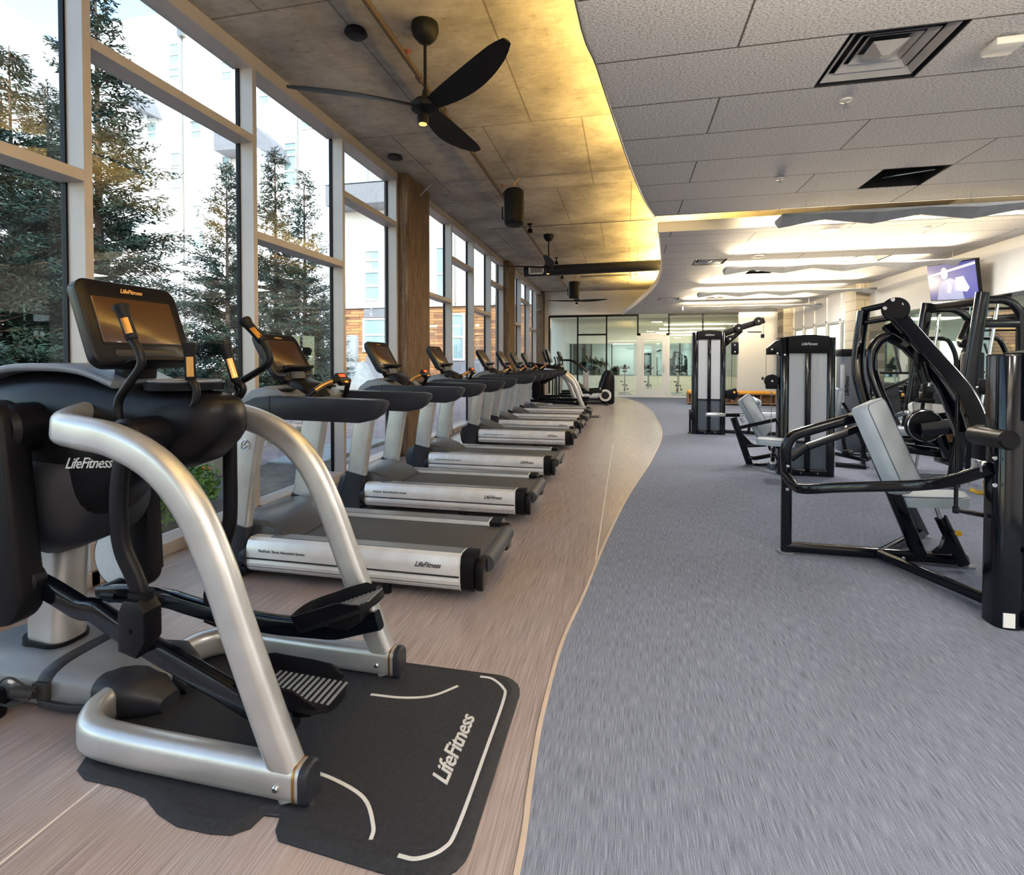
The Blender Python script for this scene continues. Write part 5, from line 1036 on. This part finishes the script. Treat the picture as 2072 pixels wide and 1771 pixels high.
b = B(); p, q = at(1992, 783, Y=7.08), at(1878, 795, Y=8.08); b.cyl(p+(p-q)*.25, q+(q-p)*.25, .016, 12); sb = mk('barbell', b, 'chrome', T)
for c_ in (p, q): mk('carriage', B().box(c_.x-.05, c_.x+.05, c_.y-.03, c_.y+.03, c_.z-.09, c_.z+.09, .01), 'satin', sb)
b = B(); b.tube(fil([at(1958, 650, Y=8.0), at(1940, 690, Y=7.9), at(1952, 692, Y=7.6)], .03), .03); mk('catch_hook', b, 'satin', T)
T2 = T
T = thing('exercise_bench', (4.6, 8.9, 0), 'black padded upright bench seat behind the slanted rack posts', 'exercise bench')
mk('head_pad', B().loft([(at(1940, 690, Y=8.6).x, 8.6, at(1940, 690, Y=8.6).z, .05, .07), (at(1940, 690, Y=8.6).x+.04, 8.6, at(1940, 690, Y=8.6).z, .12, .10), (at(1975, 690, Y=8.6).x, 8.6, at(1940, 690, Y=8.6).z, .12, .10)], 16), 'black', T)
b = B(); xx = at(1965, 740, Y=8.6).x; b.box(xx-.12, xx+.12, 8.5, 8.66, .5, at(1965, 712, Y=8.6).z, .04); mk('back_pad', b, 'dgrey', T)
b = B(); b.bar((xx, 8.7, .05), (xx, 8.7, 1.75), .07, .08, side=(1, 0, 0)); b.box(xx-.3, xx+.3, 8.4, 8.9, 0, .07, .02); mk('frame', b, 'gloss', T)
# ---- thin machine frames seen between the press arms
def frame_machine(name, x, y, label, cat_, h=1.9):
    T = thing(name, (x, y, 0), label, cat_)
    b = B()
    for s in (-.35, .35): b.tube(fil([(x+s, y, 0), (x+s, y, h-.3), (x+s*.6, y, h), (x, y, h)], .2), rt(.06, .07), side=(0, 1, 0))
    b.bar((x-.35, y, .9), (x+.35, y, 1.25), .03, .04); b.box(x-.45, x+.45, y-.4, y+.4, 0, .06, .02); mk('frame', b, 'gloss', T)
    mk('seat_pad', B().slab((x, y-.2, .5), (1, 0, 0), (0, 1, 0), .32, .4, .07, .05), 'pad', T)
    mk('back_pad', B().slab((x, y+.05, .85), (1, 0, 0), (0, .2, 1), .26, .5, .07, .05), 'dgrey', T)
    b = B(); b.cyl((x-.3, y-.25, 1.3), (x+.3, y-.25, 1.3), .02); b.bar((x, y, h-.1), (x, y-.25, 1.3), .03, .03); mk('handle_bar', b, 'satin', T)
c_ = at(1808, 700, Y=9.9); frame_machine('shoulder_press_machine', c_.x, 9.9, 'black arched frame machine seen between the near press arms', 'shoulder press')
c_ = at(1930, 700, Y=10.6); frame_machine('lat_machine', c_.x-.2, 10.8, 'black arched frame machine farther back near the right wall mirrors', 'lat machine')
# ---- dumbbell rack by the right wall
T = thing('dumbbell_rack', (5.5, 12.6, 0), 'black two tier rack standing against the right wall under the white wall', 'dumbbell rack')
b = B()
for z in (.45, .85): b.box(5.30, 5.62, 11.8, 13.6, z, z+.04, .01)
for y in (11.85, 13.55): b.bar((5.62, y, 0), (5.5, y, 1.0), .06, .08); b.box(5.25, 5.75, y-.04, y+.04, 0, .06, .01)
mk('frame', b, 'gloss', T)
def dumbbell(x, y, z, r, label):
    t = thing('dumbbell', (x, y, z), label, 'dumbbell', 'dumbbells on the rack by the right wall')
    b = B(); b.cyl((x-.07, y, z+r), (x+.07, y, z+r), .014, 10); mk('handle', b, 'chrome', t)
    b = B()
    for s in (-1, 1): b.cyl((x+s*.06, y, z+r), (x+s*.14, y, z+r), r, 8, bev=.008)
    mk('head', b, 'rubber', t); return t
d0 = dumbbell(5.46, 11.97, .492, .07, 'black dumbbell on the rack by the right wall')
for z in (.492, .892):
    for k in range(9):
        if z > .5 or k: copy_tree(d0, loc=(5.46, 11.97+k*.185, z))
# ---- orange topped cubby bench by the far wall
T = thing('cubby_bench', (3.6, 18.7, 0), 'long wooden cubby bench with orange cushions beside the far glass wall', 'bench')
x0, x1 = 2.1, 5.3; b = B(); n = 7
b.box(x0, x1, 18.5, 18.98, .06, .09); b.box(x0, x1, 18.5, 18.98, .37, .40); b.box(x0, x1, 18.96, 18.98, .06, .40)
for k in range(n+1): u = x0+(x1-x0)*k/n; b.box(u-.012, u+.012, 18.5, 18.98, .06, .40)
mk('cubby', b, 'woodbox', T)
b = B(); b.box(x0+.04, x1, 18.55, 18.95, 0, .06); mk('plinth', b, 'dark', T)
for k in range(4): u = x0+(x1-x0)*k/4; mk('cushion', B().box(u+.004, u+(x1-x0)/4-.004, 18.49, 18.98, .40, .48, .02), 'orange', T)
T = thing('cubby_bench', (5.5, 10.2, 0), 'short orange cushioned bench added for one reflected in the right wall mirrors', 'bench')  # solid bench added in place of a mirror reflection
b = B(); b.box(5.25, 5.75, 9.0, 10.2, .37, .40); 
for y in (9.02, 9.6, 10.18): b.box(5.27, 5.73, y-.015, y+.015, .0, .37)
mk('cubby', b, 'woodbox', T)
for k in range(2): mk('cushion', B().box(5.24, 5.76, 9.0+k*.6, 9.59+k*.6, .40, .48, .02), 'orange', T)
# ---- studio bikes behind the glass
def bike(x, y, label, src=None):
    T = thing('spin_bike', (x, y, 0), label, 'exercise bike', 'spin bikes behind the far glass wall')
    b = B(); b.bar((x, y-.5, .12), (x, y+.5, .12), .06, .06, side=(1, 0, 0)); b.box(x-.28, x+.28, y-.55, y-.45, .02, .09, .02); b.box(x-.24, x+.24, y+.45, y+.55, .02, .09, .02)
    b.bar((x, y+.35, .12), (x, y-.15, .62), .07, .07, side=(1, 0, 0)); b.bar((x, y-.05, .3), (x, y-.25, 1.0), .05, .06, side=(1, 0, 0)); b.bar((x, y+.1, .3), (x, y+.35, 1.12), .05, .06, side=(1, 0, 0)); mk('frame', b, 'silver', T)
    b = B(); b.cyl((x-.03, y+.38, .36), (x+.03, y+.38, .36), .24, 26); mk('flywheel', b, 'stack', T)
    b = B(); b.loft([(x-.10, y-.26, 1.03, .04, .03), (x, y-.26, 1.04, .13, .035), (x+.10, y-.26, 1.03, .04, .03)], 14); mk('saddle', b, 'black', T)
    b = B(); b.tube(fil([(x-.20, y+.15, 1.2), (x-.22, y+.4, 1.16), (x+.22, y+.4, 1.16), (x+.20, y+.15, 1.2)], .08), .018, n=8); b.box(x-.06, x+.06, y+.3, y+.36, 1.16, 1.30, .01); mk('handlebar', b, 'black', T)
    b = B(); b.cyl((x-.12, y+.02, .42), (x+.12, y+.02, .42), .02, 8); b.bar((x+.11, y+.02, .42), (x+.11, y+.02, .25), .02, .03, side=(1, 0, 0)); b.box(x+.09, x+.19, y-.05, y+.09, .22, .26, .01); b.box(x-.19, x-.09, y-.05, y+.09, .56, .60, .01); mk('crank', b, 'black', T)
    return T
bk = bike(-.02, 23.6, 'spin bike seen through the glass between the cross trainer and the white door')
for x, l in ((1.0, 'spin bike seen through the glass of the white door'), (2.25, 'spin bike seen through the glass right of the white door'), (3.6, 'spin bike seen through the glass farthest to the right')): copy_tree(bk, loc=(x, 23.6, 0), label=l)
# light switches on the white wall end
for z, l in ((1.15, 'dark card reader on the white wall right of the far glazing'), (1.75, 'small light switch on the white wall, above the card reader')):
    p = at(1543, 766 if z < 1.5 else 730, Y=FY); solo('wall_switch', B().box(p.x-.04, p.x+.04, FY-.015, FY, p.z-.06, p.z+.06, .005), 'dgrey' if z < 1.5 else 'white', l, 'switch', org=tuple(p))
# ================================================================ outside
b = B(); b.box(-60, -3.75, -25, 60, -.25, -.06); struct('ground_paving', b, 'paver')
b = B(); b.box(-5.2, -3.75, -20, 7.2, -.06, -.03); struct('ground_soil', b, pm('planting_soil', (.10, .09, .08), .9, var=.3, scale=8, bump=.5, bscale=40))
def wpane(b_frame, b_glass, x0, x1, z0, z1, Y, f=.07):
    b_frame.box(x0-f, x1+f, Y-.10, Y+.1, z1, z1+f); b_frame.box(x0-f, x1+f, Y-.10, Y+.1, z0-f, z0); b_frame.box(x0-f, x0, Y-.10, Y+.1, z0, z1); b_frame.box(x1, x1+f, Y-.10, Y+.1, z0, z1)
    m_ = (z0+z1)/2; b_frame.box(x0, x1, Y-.09, Y+.1, m_-.05, m_+.05); b_glass.box(x0, x1, Y-.03, Y+.0, z0, z1)
def building(name, x0, x1, Y, depth, z0, z1, mat, wins, label, extra=None):
    T = thing(name, ((x0+x1)/2, Y+depth/2, 0), label, 'building')
    mk('wall', B().box(x0, x1, Y, Y+depth, z0, z1), mat, T)
    for (px0, px1, py0, py1) in wins:
        a, c = at(px0, py0, Y=Y), at(px1, py1, Y=Y); f, g = B(), B(); wpane(f, g, a.x, c.x, c.z, a.z, Y)
        w = mk('window_frame', f, 'wallw', T); mk('pane', g, 'bglass', w)
    return T
YB = 27.0
T = building('apartment_building', -16.6, 2, YB, 8, 4.47, 24, 'wallw', [(740, 767, 510, 545), (740, 768, 553, 606), (884, 899, 503, 606), (1002, 1010, 600, 612)], 'white apartment block with wood clad ground floor seen through the middle windows')
b = B(); b.box(-16.4, 2, YB+.15, YB+8, -.06, 4.42); lw = mk('wood_clad_storey', b, 'clad', T)
for (px0, px1, py0, py1) in ((738, 790, 648, 708), (917, 937, 638, 726)):
    a, c = at(px0, py0, Y=YB+.1), at(px1, py1, Y=YB+.1); f, g = B(), B(); wpane(f, g, a.x, c.x, c.z, a.z, YB+.1, .10); w = mk('window_frame', f, 'wallw', T); mk('pane', g, 'bglass', w)
b = B(); b.box(-14.5, -10.6, YB+.08, YB+.2, 3.95, 4.44); b.box(-9.3, -7.0, YB+.08, YB+.2, -.06, 1.6); b.box(-14.4, -13.1, YB+.08, YB+.2, -.06, 1.75); mk('panel', b, 'greyp', T)
b = B(); b.box(-16.0, -13.4, YB-1.5, YB, 11.0, 16.5); b.box(-13.35, -10.3, YB-1.5, YB, 11.0, 16.5); mk('balcony_panel', b, 'bluep', T)
b = B(); b.box(-15.9, -10.4, YB-1.45, YB-.1, 9.9, 10.95); b.box(-9.6, -7.4, YB-.9, YB, 12.3, 13.4); mk('balcony_dark_band', b, 'greyp', T)  # dark grey bands set out from the upper wall
b = B(); b.cyl((-16.2, YB-.08, .2), (-16.2, YB-.08, 20), .05, 8); b.cyl((-9.0, YB-.05, 4.5), (-9.0, YB-.05, 20), .04, 8); mk('downpipe', b, 'pole', T)
T = building('apartment_building', -34.5, -16.7, YB+1, 8, -.06, 23.6, 'wallw', [(344, 364, 92, 130), (344, 365, 142, 163), (450, 471, 100, 118), (450, 470, 128, 163), (300, 317, 210, 240), (300, 318, 250, 288), (388, 408, 228, 245), (388, 409, 250, 280), (347, 367, 312, 355), (347, 368, 362, 396), (577, 600, 292, 312), (577, 600, 318, 376), (612, 636, 228, 258), (525, 545, 178, 210), (452, 466, 298, 335), (452, 466, 345, 378), (392, 412, 418, 500)], 'tall white apartment block with many narrow windows behind the trees')
b = B(); b.cyl((at(368, 300, Y=YB+.9).x, YB+.95, .2), (at(368, 300, Y=YB+.9).x, YB+.95, 22), .06, 8); b.cyl((at(601, 300, Y=YB+.9).x, YB+.95, .2), (at(601, 300, Y=YB+.9).x, YB+.95, 22), .05, 8); b.box(at(368, 60, Y=YB+.9).x-.2, at(368, 60, Y=YB+.9).x+.2, YB+.7, YB+1, at(368, 75, Y=YB+.9).z, at(368, 42, Y=YB+.9).z); mk('downpipe', b, 'pole', T)
for (pl, pr_, py0, py1, pp) in ((262, 290, 178, 200, 240), (440, 485, 268, 275, 380), (522, 556, 258, 290, 400)):
    a, c = at(pl, py0, Y=YB), at(pr_, py1, Y=YB); b = B(); b.prism([(a.x, a.z), (c.x, c.z), (c.x+.4, c.z-.9), (a.x, a.z-1.2)], 'Y', YB-.3, YB+1); mk('sloped_canopy', b, 'greyp', T)
# oblique wing on the left
T = thing('apartment_building', (-30, 8, 0), 'white apartment wing at the far left behind the leftmost tree', 'building')
def wing(P0, P1, z1):
    d = (V(P1)-V(P0)); L_ = d.length; d.normalize(); b = B(); b.box(0, L_, 0, 6, -.06, z1); M_ = Matrix.Translation(V(P0)) @ Matrix.Rotation(math.atan2(d.y, d.x), 4, 'Z'); b.bm.transform(M_); w = mk('wall', b, 'wallw', T)
    for k, (u, z) in enumerate(((3, 8), (3, 12), (3, 16), (7, 8), (7, 12), (7, 16), (11, 8), (11, 12), (11, 16), (15, 12), (15, 16), (15, 8))):
        f, g = B(), B(); wpane(f, g, u, u+1.0, z, z+2.2, 0); f.bm.transform(M_); g.bm.transform(M_); ww = mk('window_frame', f, 'white_metal', T); mk('pane', g, 'bglass', ww)
wing((-25, 4, 0), (-33, 27.5, 0), 19.5)
# concrete planter and paving strip
t = thing('planter', (-6.3, 7.0, 0), 'grey concrete planter block outside the second window', 'planter')
mk('body', B().box(-8.3, -5.3, 5.6, 6.6, -.06, .52, .03), 'concp', t); mk('lid', B().box(-8.35, -5.25, 5.55, 6.65, .52, .56, .01), 'concp', t)
t = thing('planter', (-6.5, 3.2, 0), 'low concrete planter wall outside behind the flowering shrub', 'planter')
mk('body', B().box(-6.6, -5.5, 2.2, 4.9, -.06, .72, .03), 'concp', t)
b = B(); b.bm.free(); b = B(); b.box(-5.25, -4.4, 6.8, 9.2, -.06, .0, .01); struct('ground_grate', b, 'concp')
t = thing('bollard', (-14.9, 20, 0), 'grey utility box outside in front of the wood clad wall', 'utility box')
p = at(712, 700, Y=20); mk('body', B().box(p.x-.2, p.x+.2, 19.9, 20.2, -.06, p.z+.45, .03), 'concp', t)
t = thing('boulder', (-11, 16, 0), 'pale boulder outside in front of the wood clad wall', 'rock')
p = at(728, 730, Y=16); b = B(); b.loft([(p.x-.6, 16, .2, .1, .1), (p.x-.3, 16, .5, .5, .55), (p.x+.1, 16, .7, .6, .8), (p.x+.6, 16, .3, .4, .4), (p.x+.8, 16, .1, .1, .1)], 12, 2.2); mk('stone', b, 'concp', t)
# conifers
def conifer_mesh(seed, h, rad, low, dens):
    rnd = random.Random(seed); vs, fs = [], []
    def spray(p, d, L_, w):
        up = V((0, 0, 1)); s = d.cross(up); s = s.normalized() if s.length > .01 else V((1, 0, 0)); n_ = s.cross(d).normalized()
        k = len(vs); t = w*.22
        vs.extend([p-s*w*.15, p+d*L_*.45-s*w*.5-n_*t, p+d*L_, p+d*L_*.45+s*w*.5-n_*t, p+d*L_*.4+n_*t])
        fs.extend([(k, k+1, k+4), (k+1, k+2, k+4), (k+2, k+3, k+4), (k+3, k, k+4), (k+3, k+2, k+1, k)])
    br = []
    z = low
    while z < h*.985:
        f = (z-low)/(h-low); R_ = rad*(1-f)**.85*(.75+.25*math.sin(f*PI))
        nb = max(3, int(5+4*(1-f)))
        for k in range(nb):
            a = rnd.uniform(0, 2*PI); L_ = R_*rnd.uniform(.55, 1.15)+.12; el = rnd.uniform(-.05, .30)+.35*f
            d = V((math.cos(a)*math.cos(el), math.sin(a)*math.cos(el), math.sin(el))); br.append((V((0, 0, z)), d, L_))
        z += rnd.uniform(.06, .11)*(1.0+.6*f)
    sticks = []
    for p, d, L_ in br:
        ns = int(L_*dens*(1.9 if p.z < h*.6 else 1.1))+3; sticks.append((p, p+d*L_))
        for k in range(ns):
            u = rnd.uniform(.18, 1.0); q = p+d*L_*u+V((rnd.uniform(-.05,.05), rnd.uniform(-.05,.05), -.10*L_*u*u+rnd.uniform(-.07,.05))); side = rnd.choice((-1, 1))
            a = rnd.uniform(.3, 1.1)*side; dd = V((d.x*math.cos(a)-d.y*math.sin(a), d.x*math.sin(a)+d.y*math.cos(a), d.z*.4+rnd.uniform(-.8, .4))).normalized()
            spray(q, dd, rnd.uniform(.07, .19)*(.6+.6*(1-u)), rnd.uniform(.018, .042))
    me = bpy.data.meshes.new('foliage'); me.from_pydata(vs, [], fs); me.materials.append(M['leaf'])
    b = B(); b.cyl((0, 0, -.06), (0, 0, h*.55), .11*h/8, 8, r2=.05*h/8); b.cyl((0, 0, h*.55), (0, 0, h*.99), .05*h/8, 6, r2=.006)
    for p, q in sticks[::2]: b.cyl(p, q, .012, 3, r2=.003)
    return me, b
def conifer(px, dist, h, rad, low, dens, seed, label):
    r = (px-1036)/F*dist; x, y = r*math.cos(YAW)-dist*math.sin(YAW), r*math.sin(YAW)+dist*math.cos(YAW)
    me, b = conifer_mesh(seed, h, rad, low, dens)
    T = thing('conifer_tree', (0, 0, 0), label, 'tree', 'conifers outside the windows')
    fo = bpy.data.objects.new('foliage', me); COL.objects.link(fo); fo.parent = T
    mk('trunk', b, 'bark', T); T.location = (x, y, 0); return T
conifer(205, 8.6, 8.0, 1.75, .7, 62, 1, 'large dark conifer outside, behind the nearest elliptical console')
conifer(30, 8.4, 6.6, 2.0, .6, 60, 2, 'leftmost dark conifer outside at the edge of the photo')
conifer(462, 11.5, 5.9, 1.45, .8, 60, 3, 'dark slim conifer outside beside the second white mullion')
conifer(560, 12.3, 6.6, 1.35, .7, 46, 4, 'conifer just right of the second mullion, left of the thin sparse one')
conifer(618, 13.0, 6.3, 1.25, .8, 34, 5, 'thin sparse conifer outside the third window')
conifer(105, 12.5, 8.2, 1.7, .8, 45, 6, 'pale conifer half hidden behind the first mullion')
conifer(655, 19.5, 3.9, 1.6, .3, 45, 8, 'low bushy conifer farther back before the wood clad wall')
conifer(330, 16.0, 4.0, 2.0, .4, 45, 9, 'low conifer farther back between the two tallest trees')
conifer(-20, 6.6, 5.0, 1.5, .5, 60, 10, 'bushy conifer close to the glass at the left border')
# flowering shrubs
def shrub(x, y, rx, ry, h, n, flowers, label, cat_='shrub', seed=3, mat='bush'):
    rnd = random.Random(seed); vs, fs, pv, pf = [], [], [], []
    for k in range(n):
        a = rnd.uniform(0, 2*PI); q = math.sqrt(rnd.random()); z = h*(1-q*q*.6)*rnd.uniform(.15, 1.0)
        p = V((x+rx*q*math.cos(a), y+ry*q*math.sin(a), z)); d = V((rnd.uniform(-1, 1), rnd.uniform(-1, 1), rnd.uniform(-.3, .8))).normalized(); s = d.orthogonal().normalized(); nn = d.cross(s); L_ = rnd.uniform(.03, .07); w = L_*.32; i0 = len(vs)
        vs.extend([p, p+d*L_*.5-s*w, p+d*L_, p+d*L_*.5+s*w, p+d*L_*.5+nn*w*.3]); fs.extend([(i0, i0+1, i0+4), (i0+1, i0+2, i0+4), (i0+2, i0+3, i0+4), (i0+3, i0, i0+4), (i0, i0+3, i0+2, i0+1)])
    T = thing('flowering_shrub', (0, 0, 0), label, cat_)
    me = bpy.data.meshes.new('leaves'); me.from_pydata(vs, [], fs); me.materials.append(M[mat]); o = bpy.data.objects.new('leaves', me); COL.objects.link(o); o.parent = T
    if flowers:
        b = B()
        for k in range(flowers):
            a = rnd.uniform(0, 2*PI); q = math.sqrt(rnd.random())*.9; p = V((x+rx*q*math.cos(a), y+ry*q*math.sin(a), h*(1-q*q*.5)*rnd.uniform(.75, 1.05))); b.lathe([(.004, -.018), (.020, -.006), (.026, .008), (.010, .016)], p, n=6)
        mk('blossoms', b, 'petal', T)
    b = B()
    for k in range(14):
        a = rnd.uniform(0, 2*PI); q = rnd.random(); b.cyl((x+rx*.3*q*math.cos(a), y+ry*.3*q*math.sin(a), -.05), (x+rx*q*.8*math.cos(a), y+ry*q*.8*math.sin(a), h*.7), .006, 4)
    mk('stems', b, 'bark', T)
shrub(-4.40, 3.75, .55, 1.0, .80, 5200, 46, 'bright green shrub with orange flowers just outside the first window')
shrub(-4.4, 2.2, .6, .8, .55, 2600, 24, 'green shrub with orange flowers outside behind the elliptical trainer', seed=5)
shrub(-6.0, 8.2, .6, .5, .35, 900, 0, 'small low grey green shrub in the ground bed by the planter', seed=6)
p = at(960, 715, Y=24); shrub(p.x-1, 24, 3.0, .8, .9, 2500, 0, 'low hedge in front of the far wood clad wall', seed=9)
